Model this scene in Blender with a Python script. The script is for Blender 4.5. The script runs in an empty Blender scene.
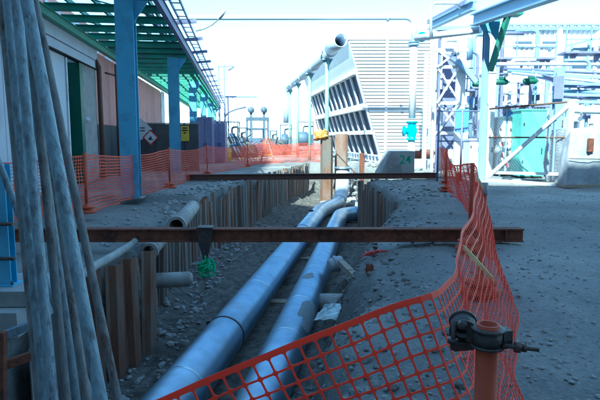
import bpy, math, random
import numpy as np
from mathutils import Vector, Matrix, noise
random.seed(7)
R = math.radians
sc = bpy.context.scene
COL = sc.collection

# ---------------------------------------------------------------- camera
F = 530.0 / 600.0                      # focal length over image width
EYE = 1.6
PITCH = math.atan(62.0 / 530.0)
cam_d = bpy.data.cameras.new('camera')
cam_d.sensor_width = 36.0
cam_d.lens = 36.0 * F
cam_d.clip_start = 0.05
cam_d.clip_end = 3000
cam = bpy.data.objects.new('camera', cam_d)
cam.location = (0, 0, EYE)
cam.rotation_euler = (math.pi / 2 - PITCH, 0, 0)
COL.objects.link(cam)
sc.camera = cam

# ---------------------------------------------------------------- sky and sun
SUN_EL, SUN_AZ = R(42), R(20)          # sun high behind the viewpoint, a little to its west
to_sun = Vector((-math.sin(SUN_AZ) * math.cos(SUN_EL), -math.cos(SUN_AZ) * math.cos(SUN_EL), math.sin(SUN_EL)))
world = bpy.data.worlds.new('World')
sc.world = world
world.use_nodes = True
wn = world.node_tree
wn.nodes.clear()
sky = wn.nodes.new('ShaderNodeTexSky')
sky.sky_type = 'NISHITA'
sky.sun_disc = False
sky.sun_elevation = SUN_EL
sky.sun_rotation = math.atan2(to_sun.x, to_sun.y)
sky.air_density = 1.0
sky.dust_density = 0.4
sky.ozone_density = 1.0
bg = wn.nodes.new('ShaderNodeBackground')
bg.inputs['Strength'].default_value = 0.15
wo = wn.nodes.new('ShaderNodeOutputWorld')
wn.links.new(sky.outputs[0], bg.inputs[0])
wn.links.new(bg.outputs[0], wo.inputs[0])
sl = bpy.data.lights.new('sun', 'SUN')
sl.energy = 4.2
sl.angle = R(0.5)
sl.color = (1.0, 0.95, 0.88)
sun = bpy.data.objects.new('sun', sl)
sun.rotation_euler = to_sun.to_track_quat('Z', 'Y').to_euler()
COL.objects.link(sun)
sc.view_settings.view_transform = 'Standard'
sc.view_settings.look = 'None'
sc.view_settings.gamma = 1.0
sc.view_settings.use_curve_mapping = False
sc.view_settings.exposure = 1.72
sc.view_settings.use_white_balance = True      # the camera's cool daylight balance
sc.view_settings.white_balance_temperature = 5100
sc.view_settings.white_balance_tint = -18
sc.cycles.max_bounces = 6
sc.cycles.use_denoising = True

# ---------------------------------------------------------------- measuring helpers
CP, SP = math.cos(PITCH), math.sin(PITCH)
def ray(x, y):
    dx, dy = (x - 300) / 530.0, -(y - 200) / 530.0
    return Vector((dx, CP + dy * SP, -SP + dy * CP))
def P(x, y, Y):                        # survey point seen in direction (x, y) at distance Y ahead
    d = ray(x, y)
    return Vector((0, 0, EYE)) + d * (Y / d.y)
def G(x, y, z=0.0):                    # survey point at height z
    d = ray(x, y)
    return Vector((0, 0, EYE)) + d * ((z - EYE) / d.z)
def lerp(a, b, t): return a + (b - a) * t
def interp(pts, t):
    if t <= pts[0][0]: return pts[0][1]
    for (a, va), (b, vb) in zip(pts, pts[1:]):
        if t <= b: return va + (vb - va) * (t - a) / (b - a)
    return pts[-1][1]
def sstep(a, b, x):
    t = min(1.0, max(0.0, (x - a) / (b - a)))
    return t * t * (3 - 2 * t)

# ---------------------------------------------------------------- materials
def mat(name, c1, c2=None, rough=0.7, metal=0.0, scale=4.0, detail=6.0, bump=0.0, bscale=40.0, c3=None, s3=1.2, t3=(0.5, 0.62), rnd=0.0, spec=0.5, stretch=None, transl=0.0):
    """noise-mottled paint / steel / soil; c3 = large worn or dirty patches, rnd = shift per object"""
    m = bpy.data.materials.new(name)
    m.use_nodes = True
    nt = m.node_tree
    n, l = nt.nodes, nt.links
    bs = n['Principled BSDF']
    tc = n.new('ShaderNodeTexCoord')
    src = tc.outputs['Object']
    oi = n.new('ShaderNodeObjectInfo')
    add = n.new('ShaderNodeVectorMath'); add.operation = 'ADD'
    mul = n.new('ShaderNodeVectorMath'); mul.operation = 'SCALE'; mul.inputs['Scale'].default_value = 37.0
    cmb = n.new('ShaderNodeCombineXYZ')
    for i in range(3): l.new(oi.outputs['Random'], cmb.inputs[i])
    l.new(cmb.outputs[0], mul.inputs[0]); l.new(src, add.inputs[0]); l.new(mul.outputs[0], add.inputs[1])
    vec = add.outputs[0]
    if stretch:
        mp = n.new('ShaderNodeMapping'); mp.inputs['Scale'].default_value = stretch
        l.new(vec, mp.inputs[0]); vec = mp.outputs[0]
    if c2 is None: c2 = tuple(v * 0.8 for v in c1)
    nz = n.new('ShaderNodeTexNoise'); nz.inputs['Scale'].default_value = scale; nz.inputs['Detail'].default_value = detail; nz.inputs['Roughness'].default_value = 0.65
    l.new(vec, nz.inputs['Vector'])
    cr = n.new('ShaderNodeValToRGB')
    cr.color_ramp.elements[0].position = 0.36; cr.color_ramp.elements[0].color = (*c1, 1)
    cr.color_ramp.elements[1].position = 0.64; cr.color_ramp.elements[1].color = (*c2, 1)
    l.new(nz.outputs['Fac'], cr.inputs[0])
    col = cr.outputs[0]
    if c3 is not None:
        n3 = n.new('ShaderNodeTexNoise'); n3.inputs['Scale'].default_value = s3; n3.inputs['Detail'].default_value = 8; n3.inputs['Roughness'].default_value = 0.7
        l.new(vec, n3.inputs['Vector'])
        r3 = n.new('ShaderNodeValToRGB'); r3.color_ramp.elements[0].position = t3[0]; r3.color_ramp.elements[1].position = t3[1]
        l.new(n3.outputs['Fac'], r3.inputs[0])
        mx = n.new('ShaderNodeMix'); mx.data_type = 'RGBA'
        l.new(r3.outputs[0], mx.inputs['Factor']); l.new(col, mx.inputs['A']); mx.inputs['B'].default_value = (*c3, 1)
        col = mx.outputs['Result']
    if rnd:
        hs = n.new('ShaderNodeHueSaturation')
        mr = n.new('ShaderNodeMapRange'); mr.inputs['To Min'].default_value = 1 - rnd; mr.inputs['To Max'].default_value = 1 + rnd
        l.new(oi.outputs['Random'], mr.inputs['Value']); l.new(mr.outputs[0], hs.inputs['Value']); l.new(col, hs.inputs['Color'])
        col = hs.outputs[0]
    l.new(col, bs.inputs['Base Color'])
    bs.inputs['Metallic'].default_value = metal
    bs.inputs['Specular IOR Level'].default_value = spec
    rr = n.new('ShaderNodeMapRange'); rr.inputs['To Min'].default_value = max(0.03, rough - 0.12); rr.inputs['To Max'].default_value = min(1, rough + 0.12)
    l.new(nz.outputs['Fac'], rr.inputs['Value']); l.new(rr.outputs[0], bs.inputs['Roughness'])
    if bump:
        nb = n.new('ShaderNodeTexNoise'); nb.inputs['Scale'].default_value = bscale; nb.inputs['Detail'].default_value = 6
        l.new(vec, nb.inputs['Vector'])
        bp = n.new('ShaderNodeBump'); bp.inputs['Strength'].default_value = bump; bp.inputs['Distance'].default_value = 0.02
        l.new(nb.outputs['Fac'], bp.inputs['Height']); l.new(bp.outputs[0], bs.inputs['Normal'])
    if transl:
        out = n['Material Output']
        tr = n.new('ShaderNodeBsdfTranslucent'); l.new(col, tr.inputs[0])
        ms = n.new('ShaderNodeMixShader'); ms.inputs[0].default_value = transl
        l.new(bs.outputs[0], ms.inputs[1]); l.new(tr.outputs[0], ms.inputs[2]); l.new(ms.outputs[0], out.inputs[0])
    return m

def ground_material():
    m = bpy.data.materials.new('compacted_gravel_soil'); m.use_nodes = True
    nt = m.node_tree; n, l = nt.nodes, nt.links
    bs = n['Principled BSDF']; bs.inputs['Roughness'].default_value = 0.95; bs.inputs['Specular IOR Level'].default_value = 0.25
    tc = n.new('ShaderNodeTexCoord'); v = tc.outputs['Object']
    def nz(s, d=6, r=0.6):
        k = n.new('ShaderNodeTexNoise'); k.inputs['Scale'].default_value = s; k.inputs['Detail'].default_value = d; k.inputs['Roughness'].default_value = r
        l.new(v, k.inputs['Vector']); return k.outputs['Fac']
    def ramp(f, a, b, ca, cb):
        r = n.new('ShaderNodeValToRGB'); r.color_ramp.elements[0].position = a; r.color_ramp.elements[1].position = b
        r.color_ramp.elements[0].color = (*ca, 1); r.color_ramp.elements[1].color = (*cb, 1); l.new(f, r.inputs[0]); return r.outputs[0]
    def mix(f, a, b):
        x = n.new('ShaderNodeMix'); x.data_type = 'RGBA'
        if isinstance(f, float): x.inputs['Factor'].default_value = f
        else: l.new(f, x.inputs['Factor'])
        for s, q in (('A', a), ('B', b)):
            if isinstance(q, tuple): x.inputs[s].default_value = (*q, 1)
            else: l.new(q, x.inputs[s])
        return x.outputs['Result']
    base = ramp(nz(0.55, 8), 0.38, 0.64, (0.15, 0.145, 0.135), (0.27, 0.262, 0.245))
    fine = ramp(nz(26, 5, 0.7), 0.35, 0.7, (0.1, 0.096, 0.09), (0.34, 0.33, 0.31))
    c = mix(0.42, base, fine)
    vor = n.new('ShaderNodeTexVoronoi'); vor.inputs['Scale'].default_value = 34; l.new(v, vor.inputs['Vector'])
    peb = ramp(vor.outputs['Distance'], 0.12, 0.3, (1, 1, 1), (0, 0, 0))
    sel = ramp(nz(9, 3), 0.55, 0.6, (0, 0, 0), (1, 1, 1))
    mm = n.new('ShaderNodeMath'); mm.operation = 'MULTIPLY'; l.new(peb, mm.inputs[0]); l.new(sel, mm.inputs[1])
    c = mix(mm.outputs[0], c, (0.4, 0.39, 0.37))
    tracks = ramp(nz(0.16, 4), 0.5, 0.62, (0, 0, 0), (1, 1, 1))
    c = mix(tracks, c, mix(0.5, c, (0.4, 0.39, 0.365)))
    # darker, browner soil tone below the surface, mixed in by depth
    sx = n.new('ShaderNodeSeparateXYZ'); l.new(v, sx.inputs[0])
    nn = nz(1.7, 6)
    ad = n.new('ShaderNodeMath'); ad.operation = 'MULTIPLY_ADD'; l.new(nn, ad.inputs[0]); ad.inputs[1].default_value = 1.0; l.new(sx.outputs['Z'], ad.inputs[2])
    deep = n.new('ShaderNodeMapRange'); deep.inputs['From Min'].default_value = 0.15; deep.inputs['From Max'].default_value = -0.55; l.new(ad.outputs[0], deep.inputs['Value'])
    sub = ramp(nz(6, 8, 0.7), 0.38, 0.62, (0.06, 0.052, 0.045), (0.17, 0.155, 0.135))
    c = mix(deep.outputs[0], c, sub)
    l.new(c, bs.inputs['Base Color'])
    b1 = n.new('ShaderNodeBump'); b1.inputs['Strength'].default_value = 0.7; b1.inputs['Distance'].default_value = 0.05
    b2 = n.new('ShaderNodeBump'); b2.inputs['Strength'].default_value = 0.6; b2.inputs['Distance'].default_value = 0.015
    l.new(nz(7, 8, 0.65), b1.inputs['Height']); l.new(nz(60, 5, 0.7), b2.inputs['Height'])
    l.new(b1.outputs[0], b2.inputs['Normal']); l.new(b2.outputs[0], bs.inputs['Normal'])
    return m

M = dict(
    ground=ground_material(),
    stone=mat('gravel_stone', (0.26, 0.25, 0.235), (0.38, 0.37, 0.35), 0.9, scale=8, rnd=0.2),
    rust=mat('rusty_steel', (0.125, 0.04, 0.022), (0.21, 0.075, 0.04), 0.85, scale=14, bump=0.5, bscale=60, c3=(0.06, 0.026, 0.018), s3=3, rnd=0.1),
    rustdark=mat('dark_rusty_steel', (0.07, 0.03, 0.022), (0.12, 0.06, 0.045), 0.8, scale=12, bump=0.4),
    sheet=mat('mud_stained_rusty_sheet', (0.16, 0.075, 0.045), (0.25, 0.135, 0.085), 0.9, scale=3.2, c3=(0.17, 0.15, 0.13), s3=1.6, t3=(0.42, 0.6), bump=0.5, bscale=25, rnd=0.35, stretch=(1, 1, 0.35)),
    sheetgrey=mat('mud_caked_sheet', (0.17, 0.15, 0.13), (0.24, 0.215, 0.19), 0.95, scale=4, c3=(0.19, 0.09, 0.05), s3=2.1, t3=(0.52, 0.66), bump=0.6, bscale=22, rnd=0.3, stretch=(1, 1, 0.4)),
    pipe=mat('dull_aluminium_cladding', (0.42, 0.52, 0.63), (0.34, 0.43, 0.54), 0.4, metal=0.85, scale=3, c3=(0.36, 0.36, 0.36), s3=1.1, t3=(0.58, 0.75), bump=0.12, bscale=6),
    pipedirt=mat('dried_mud_on_pipe', (0.2, 0.21, 0.22), (0.27, 0.28, 0.29), 0.95, scale=8),
    strap=mat('black_strap', (0.025, 0.025, 0.027), (0.05, 0.05, 0.05), 0.6, scale=12),
    galv=mat('weathered_galvanised_tube', (0.16, 0.2, 0.235), (0.24, 0.285, 0.32), 0.6, metal=0.2, scale=30, c3=(0.11, 0.12, 0.135), s3=22, t3=(0.5, 0.62), bump=0.35, bscale=70, rnd=0.35, stretch=(1, 1, 0.4)),
    galvrust=mat('rust_stained_tube', (0.15, 0.15, 0.155), (0.25, 0.24, 0.235), 0.75, metal=0.1, scale=24, c3=(0.09, 0.055, 0.04), s3=9, t3=(0.5, 0.64), bump=0.35, bscale=60, rnd=0.35, stretch=(1, 1, 0.4)),
    net=mat('orange_plastic_netting', (0.93, 0.15, 0.085), (0.88, 0.13, 0.075), 0.45, scale=3, transl=0.58),
    orange=mat('orange_red_paint', (0.45, 0.075, 0.025), (0.36, 0.06, 0.025), 0.7, scale=7, c3=(0.2, 0.045, 0.025), s3=9, t3=(0.58, 0.7), bump=0.15, bscale=50),
    clamp=mat('greasy_clamp_steel', (0.05, 0.045, 0.045), (0.1, 0.085, 0.075), 0.55, metal=0.5, scale=18, c3=(0.14, 0.07, 0.05), s3=12, t3=(0.5, 0.65), bump=0.4, bscale=70),
    blue=mat('sky_blue_steel_paint', (0.13, 0.33, 0.5), (0.16, 0.37, 0.54), 0.5, scale=2, c3=(0.11, 0.27, 0.41), s3=1.5, rnd=0.08),
    bluelight=mat('pale_blue_steel_paint', (0.23, 0.34, 0.5), (0.28, 0.4, 0.55), 0.55, scale=2, rnd=0.08),
    bluepanel=mat('blue_sheet_paint', (0.1, 0.28, 0.72), (0.13, 0.32, 0.74), 0.5, scale=2),
    green=mat('green_steel_paint', (0.045, 0.2, 0.135), (0.06, 0.25, 0.165), 0.55, scale=3, c3=(0.07, 0.17, 0.14), s3=2, rnd=0.12),
    greenlight=mat('faded_green_steel_paint', (0.13, 0.34, 0.22), (0.17, 0.4, 0.25), 0.55, scale=3, rnd=0.08),
    lilac=mat('grey_lilac_steel_paint', (0.15, 0.16, 0.28), (0.2, 0.2, 0.33), 0.55, scale=3, rnd=0.1),
    white=mat('white_paint', (0.7, 0.71, 0.73), (0.62, 0.63, 0.66), 0.6, scale=2, c3=(0.42, 0.41, 0.42), s3=1.0, t3=(0.56, 0.72)),
    whitewall=mat('white_wall_panel', (0.56, 0.58, 0.64), (0.5, 0.53, 0.6), 0.75, scale=0.9, c3=(0.42, 0.43, 0.47), s3=0.7, t3=(0.55, 0.75), rnd=0.05),
    cream=mat('cream_siding', (0.6, 0.6, 0.6), (0.55, 0.55, 0.56), 0.7, scale=0.8, c3=(0.66, 0.65, 0.62), s3=0.8, rnd=0.04),
    pinkwall=mat('salmon_render', (0.62, 0.3, 0.26), (0.68, 0.35, 0.3), 0.85, scale=1.2, c3=(0.52, 0.27, 0.24), s3=0.5, rnd=0.05),
    greywall=mat('grey_concrete', (0.27, 0.265, 0.26), (0.34, 0.335, 0.33), 0.9, scale=3, c3=(0.2, 0.195, 0.19), s3=1.1, bump=0.25, bscale=30),
    darkscreen=mat('dark_grey_screen', (0.06, 0.062, 0.065), (0.095, 0.095, 0.095), 0.75, scale=2, rnd=0.15),
    darkgreen=mat('dark_green_door_paint', (0.02, 0.1, 0.065), (0.025, 0.12, 0.08), 0.5, scale=2),
    dark=mat('dark_interior', (0.02, 0.02, 0.022), (0.03, 0.03, 0.033), 0.9, scale=2),
    brown=mat('brown_pipe_paint', (0.09, 0.045, 0.03), (0.12, 0.06, 0.04), 0.6, scale=4),
    timber=mat('weathered_timber', (0.27, 0.22, 0.16), (0.37, 0.31, 0.24), 0.9, scale=6, stretch=(6, 1, 6), bump=0.4),
    louvre=mat('weathered_blue_grey_slat', (0.05, 0.075, 0.14), (0.075, 0.1, 0.18), 0.8, scale=2, rnd=0.2),
    mint=mat('mint_green_paint', (0.2, 0.62, 0.48), (0.24, 0.68, 0.53), 0.55, scale=1.5, c3=(0.18, 0.54, 0.42), s3=1),
    cyan=mat('cyan_valve_paint', (0.04, 0.42, 0.55), (0.05, 0.48, 0.6), 0.4, scale=3),
    tarp=mat('dirty_white_tarpaulin', (0.3, 0.31, 0.34), (0.42, 0.43, 0.46), 0.6, scale=2.5, c3=(0.18, 0.18, 0.19), s3=1.5, t3=(0.55, 0.7), bump=0.3, bscale=9),
    yellow=mat('yellow_plastic', (0.74, 0.55, 0.06), (0.68, 0.48, 0.05), 0.5, scale=4),
    tape=mat('pale_yellow_strap', (0.86, 0.74, 0.36), (0.8, 0.68, 0.3), 0.5, scale=6),
    bag=mat('pale_plastic_sheet', (0.55, 0.62, 0.64), (0.62, 0.68, 0.69), 0.35, scale=5, c3=(0.25, 0.5, 0.45), s3=4, t3=(0.6, 0.7)),
    sling=mat('green_webbing', (0.03, 0.5, 0.2), (0.02, 0.42, 0.16), 0.6, scale=9),
    ribbon=mat('red_plastic_scrap', (0.6, 0.09, 0.09), (0.5, 0.08, 0.08), 0.5, scale=9),
    clay=mat('glazed_clay_pipe', (0.27, 0.25, 0.23), (0.36, 0.34, 0.31), 0.7, scale=5, c3=(0.19, 0.17, 0.15), s3=3, bump=0.2),
    machine=mat('dull_machine_paint', (0.06, 0.09, 0.13), (0.09, 0.12, 0.16), 0.6, scale=2, rnd=0.2),
    rubber=mat('black_rubber', (0.02, 0.02, 0.02), (0.035, 0.035, 0.035), 0.8, scale=5),
    redpaint=mat('red_sign_paint', (0.6, 0.04, 0.04), (0.55, 0.04, 0.04), 0.5),
    blackpaint=mat('black_print', (0.015, 0.015, 0.015), (0.02, 0.02, 0.02), 0.5),
    greenpaint=mat('green_spray_paint', (0.03, 0.3, 0.14), (0.05, 0.24, 0.13), 0.7, scale=20),
    postgreen=mat('pale_green_post_paint', (0.26, 0.42, 0.36), (0.3, 0.46, 0.4), 0.6, scale=3),
    pipeblue=mat('pale_blue_pipe_paint', (0.5, 0.58, 0.7), (0.56, 0.64, 0.75), 0.5, scale=2),
    wire=mat('galvanised_wire', (0.35, 0.36, 0.38), (0.42, 0.43, 0.45), 0.5, metal=0.5),
)

# ---------------------------------------------------------------- mesh helpers
class MB:
    def __init__(s): s.v, s.f, s.sm = [], [], []
    def add(s, vs, fs, smooth=False):
        o = len(s.v); s.v += [tuple(p) for p in vs]
        for f in fs: s.f.append(tuple(i + o for i in f)); s.sm.append(smooth)
        return s
    def box(s, c, d, rz=0.0, m=None):
        x, y, z = d[0] / 2, d[1] / 2, d[2] / 2
        q = [Vector((a * x, b * y, e * z)) for e in (-1, 1) for a, b in ((-1, -1), (1, -1), (1, 1), (-1, 1))]
        rot = m if m is not None else Matrix.Rotation(rz, 3, 'Z')
        q = [rot @ p + Vector(c) for p in q]
        return s.add(q, [(0, 3, 2, 1), (4, 5, 6, 7), (0, 1, 5, 4), (1, 2, 6, 5), (2, 3, 7, 6), (3, 0, 4, 7)])
    def bar(s, a, b, w, h, up=(0, 0, 1)):
        """rectangular bar from a to b; w across, h along up"""
        a, b = Vector(a), Vector(b); d = b - a; L = d.length; d.normalize()
        u = Vector(up)
        if abs(d.dot(u)) > 0.99: u = Vector((0, 1, 0))
        sx = d.cross(u).normalized(); uz = sx.cross(d).normalized()
        m = Matrix((sx, d, uz)).transposed()
        return s.box((a + b) / 2, (w, L, h), m=m)
    def ibeam(s, a, b, w, h, tf=0.02, tw=0.015, up=(0, 0, 1)):
        a, b = Vector(a), Vector(b); d = (b - a).normalized(); u = Vector(up)
        if abs(d.dot(u)) > 0.99: u = Vector((0, 1, 0))
        sx = d.cross(u).normalized(); uz = sx.cross(d).normalized()
        o = uz * (h / 2 - tf / 2)
        s.bar(a + o, b + o, w, tf, uz); s.bar(a - o, b - o, w, tf, uz)
        e = d * 0.002
        s.bar(a + e, b - e, tw, h - 2 * tf, uz)
        return s
    def tube(s, pts, r, n=12, cap=True, inner=None, smooth=True):
        pts = [Vector(p) for p in pts]
        rs = r if isinstance(r, (list, tuple)) else [r] * len(pts)
        T = []
        for i in range(len(pts)):
            a = pts[max(0, i - 1)]; b = pts[min(len(pts) - 1, i + 1)]
            T.append((b - a).normalized())
        nrm = T[0].orthogonal().normalized()
        rings = []
        o = len(s.v)
        for i, p in enumerate(pts):
            nrm = (nrm - T[i] * nrm.dot(T[i])).normalized()
            bn = T[i].cross(nrm)
            for k in range(n):
                a = 2 * math.pi * k / n
                s.v.append(tuple(p + (nrm * math.cos(a) + bn * math.sin(a)) * rs[i]))
        for i in range(len(pts) - 1):
            for k in range(n):
                k2 = (k + 1) % n
                s.f.append((o + i * n + k, o + i * n + k2, o + (i + 1) * n + k2, o + (i + 1) * n + k)); s.sm.append(smooth)
        if cap:
            s.f.append(tuple(o + k for k in reversed(range(n)))); s.sm.append(False)
            e = o + (len(pts) - 1) * n
            s.f.append(tuple(e + k for k in range(n))); s.sm.append(False)
        return s
    def hollow(s, a, b, ro, ri, n=20):
        """open pipe from a to b with wall thickness"""
        a, b = Vector(a), Vector(b); d = (b - a).normalized(); u = d.orthogonal().normalized(); w = d.cross(u)
        o = len(s.v)
        for p, r in ((a, ro), (b, ro), (b, ri), (a, ri)):
            for k in range(n):
                t = 2 * math.pi * k / n
                s.v.append(tuple(p + (u * math.cos(t) + w * math.sin(t)) * r))
        for i in range(4):
            j = (i + 1) % 4
            for k in range(n):
                k2 = (k + 1) % n
                s.f.append((o + i * n + k, o + i * n + k2, o + j * n + k2, o + j * n + k)); s.sm.append(i in (0, 2))
        return s
    def lathe(s, c, prof, n=20, axis=(0, 0, 1)):
        """profile of (radius, height) turned about axis at c"""
        ax = Vector(axis).normalized(); u = ax.orthogonal().normalized(); w = ax.cross(u); c = Vector(c); o = len(s.v)
        for r, h in prof:
            for k in range(n):
                t = 2 * math.pi * k / n
                s.v.append(tuple(c + ax * h + (u * math.cos(t) + w * math.sin(t)) * max(r, 1e-4)))
        for i in range(len(prof) - 1):
            for k in range(n):
                k2 = (k + 1) % n
                s.f.append((o + i * n + k, o + i * n + k2, o + (i + 1) * n + k2, o + (i + 1) * n + k)); s.sm.append(True)
        return s
    def prism(s, poly, off):
        off = Vector(off); n = len(poly); q = [Vector(p) for p in poly]; q2 = [p + off for p in q]
        fs = [tuple(reversed(range(n))), tuple(range(n, 2 * n))] + [(i, (i + 1) % n, n + (i + 1) % n, n + i) for i in range(n)]
        return s.add(q + q2, fs)
    def mesh(s, name, off=(0, 0, 0)):
        me = bpy.data.meshes.new(name)
        ox, oy, oz = off
        me.from_pydata([(x - ox, y - oy, z - oz) for x, y, z in s.v], [], s.f)
        me.polygons.foreach_set('use_smooth', s.sm)
        me.update()
        return me
    def build(s, name, material, parent=None, fixnormals=True):
        if parent is None:
            a = np.array(s.v); off = Vector((*(a[:, :2].min(0) + a[:, :2].max(0)) / 2, a[:, 2].min()))
        else:
            off = ORG[parent.name]
        me = s.mesh(name, off)
        if fixnormals:
            import bmesh
            bm = bmesh.new(); bm.from_mesh(me); bmesh.ops.recalc_face_normals(bm, faces=bm.faces); bm.to_mesh(me); bm.free()
        me.materials.append(material)
        o = bpy.data.objects.new(name, me); COL.objects.link(o)
        if parent is None: o.location = off
        else: o.parent = parent
        ORG[o.name] = Vector(off)
        return o
ORG = {}
def tag(o, label=None, cat=None, group=None, kind=None):
    if label: o['label'] = label
    if cat: o['category'] = cat
    if group: o['group'] = group
    if kind: o['kind'] = kind
    return o
def thing(name, loc, label, cat, group=None):
    o = bpy.data.objects.new(name, None); o.location = loc; COL.objects.link(o)
    o.empty_display_size = 0.2
    ORG[o.name] = Vector(loc)
    return tag(o, label, cat, group)
def inst(name, me, parent, loc, rz=0.0, scale=(1, 1, 1), rot=None):
    """a piece sharing mesh data, loc in world"""
    o = bpy.data.objects.new(name, me); COL.objects.link(o); o.parent = parent
    o.location = Vector(loc) - ORG[parent.name]; o.rotation_euler = rot or (0, 0, rz); o.scale = scale
    return o
def single(name, mb, m, label, cat, group=None):
    return tag(mb.build(name, m), label, cat, group)
def dup(root, delta, label, group=None):
    r = root.copy(); COL.objects.link(r); r.location = root.location + Vector(delta); ORG[r.name] = ORG[root.name] + Vector(delta)
    r['label'] = label
    if group: r['group'] = group
    for ch in list(root.children):
        c = ch.copy(); COL.objects.link(c); c.parent = r
        for g in list(ch.children):
            d = g.copy(); COL.objects.link(d); d.parent = c
    return r
def bend(pts, rad, seg=8):
    """polyline with rounded corners"""
    pts = [Vector(p) for p in pts]; out = [pts[0]]
    for i in range(1, len(pts) - 1):
        a, b, c = pts[i - 1], pts[i], pts[i + 1]
        r = min(rad, (a - b).length * 0.48, (c - b).length * 0.48)
        p0 = b + (a - b).normalized() * r; p1 = b + (c - b).normalized() * r
        for k in range(seg + 1):
            t = k / seg
            out.append(p0 * (1 - t) ** 2 + b * 2 * t * (1 - t) + p1 * t * t)
    out.append(pts[-1])
    return out

# ================================================================ GROUND with the trench cut into it
XL = [(-1, -2.6), (5.0, -2.66), (6.7, -2.8), (8.2, -2.33), (8.5, -2.75), (13.8, -2.78), (19.5, -1.88), (26, -0.9), (33, 0.5), (40, 1.6)]
XR = [(-1, 0.1), (4.5, 0.55), (7.9, 1.1), (11.8, 2.2), (15, 2.98), (20.5, 2.35), (21, 2.6)]
FLOOR = -1.86
def fbm(x, y, s, o=4):
    return noise.fractal(Vector((x * s, y * s, 3.3)), 1.0, 2.0, o)
def height(x, y):
    near = -14 < x < 18 and -4 < y < 50
    n = 0.0
    if near:
        n = 0.045 * fbm(x, y, 0.5) + 0.022 * fbm(x + 9, y, 2.0, 5)
    h = n
    if near and 2 < y < 21:
        dl = abs(x - interp(XR, y) - 0.3)
        if dl < 1.6: h += (1 - dl / 1.6) * (0.1 * fbm(x + 3, y, 0.9, 5) + 0.05 * fbm(x, y, 3.0, 5))
    if 1.8 < y < 36:
        xl, xr = interp(XL, y), interp(XR, y)
        if y > 20.8: xr = 5.8 if y < 26 else lerp(5.8, 3.4, min(1, (y - 26) / 4))
        endf = sstep(2.0, 2.8, y) * (1 - sstep(33, 35.5, y))
        l = sstep(xl - 0.26, xl - 0.12, x)
        wob = 0.22 * fbm(x * 0.3 + 5, y, 0.9) + 0.07 * fbm(x, y + 4, 3.0)
        if y < 14.6:
            foot = xr - interp([(2, 0.45), (4.5, 0.5), (8, 0.75), (12, 1.25), (14.6, 0.9)], y)
            t = min(1, max(0, (x - foot - wob) / (xr - foot)))
            r = 1 - (0.55 * t * t * (3 - 2 * t) + 0.45 * t ** 0.7)
            # slumped lip, soft shoulder beyond the edge
            h -= 0.16 * math.exp(-max(0, x - xr - wob) / 0.55) * (1 if x > xr + wob else 0) * endf
            if x > xr + wob: r = 0.0
            else: h -= 0.16 * endf
        elif y < 20.8:
            r = 1 - sstep(xr + 0.12, xr + 0.26, x)
            h -= 0.25 * math.exp(-max(0, x - xr - 0.2) / 0.5) * (1 if x > xr else 0) * (0.5 + 0.5 * sstep(20.5, 15, y))
        else:
            r = 1 - sstep(xr - 0.5, xr + 0.3, x)
        fl = FLOOR + 0.08 * fbm(x, y, 1.1) + 0.04 * fbm(x, y, 4)
        # loose spoil against the sheets on the building side
        fl += 0.5 * math.exp(-max(0, x - xl) / 0.55) * (0.6 + 0.5 * fbm(0, y, 0.6)) * (1 if y > 8 else 0.4)
        if y < 15: fl += 0.25 * math.exp(-max(0, xr - 0.9 - x) / 0.4)
        if 0.02 < r < 0.98: h += 0.12 * fbm(x, y, 1.8, 5)
        k = min(l, r) * endf
        h = lerp(h, fl, k) if k > 0 else h
        # lower ground left of the shoring near the viewpoint
        nt = (1 - sstep(-2.75, -2.35, x)) * sstep(1.2, 2.2, y) * (1 - sstep(4.85, 4.95, y))
        if nt > 0: h = min(h, lerp(h, -0.62 + 0.07 * fbm(x, y, 2.2) + 0.05 * fbm(x, y, 7), nt))
        # soil sinking behind the rear sheets of the building side
        if x < xl and 8.4 < y < 14: h -= 0.3 * math.exp(-(xl - 0.2 - x) / 0.5) if x < xl - 0.2 else 0
    return h
def axis_lines(fine0, fine1, step, lo, hi):
    a = list(np.arange(fine0, fine1 + 1e-6, step))
    s, x = step, fine1
    while x < hi: s *= 1.35; x += s; a.append(min(x, hi))
    s, x = step, fine0
    while x > lo: s *= 1.35; x -= s; a.insert(0, max(x, lo))
    return a
gx = axis_lines(-5.5, 6.5, 0.075, -900, 900)
gy = axis_lines(1.0, 36.0, 0.1, -60, 1800)
gv = [(x, y, height(x, y)) for y in gy for x in gx]
nx = len(gx)
gf = [(j * nx + i, j * nx + i + 1, (j + 1) * nx + i + 1, (j + 1) * nx + i) for j in range(len(gy) - 1) for i in range(nx - 1)]
g = MB(); g.v, g.f, g.sm = gv, gf, [True] * len(gf)
gm = g.mesh('ground'); gm.materials.append(M['ground'])
go = bpy.data.objects.new('ground', gm); COL.objects.link(go); tag(go, kind='structure')

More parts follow.
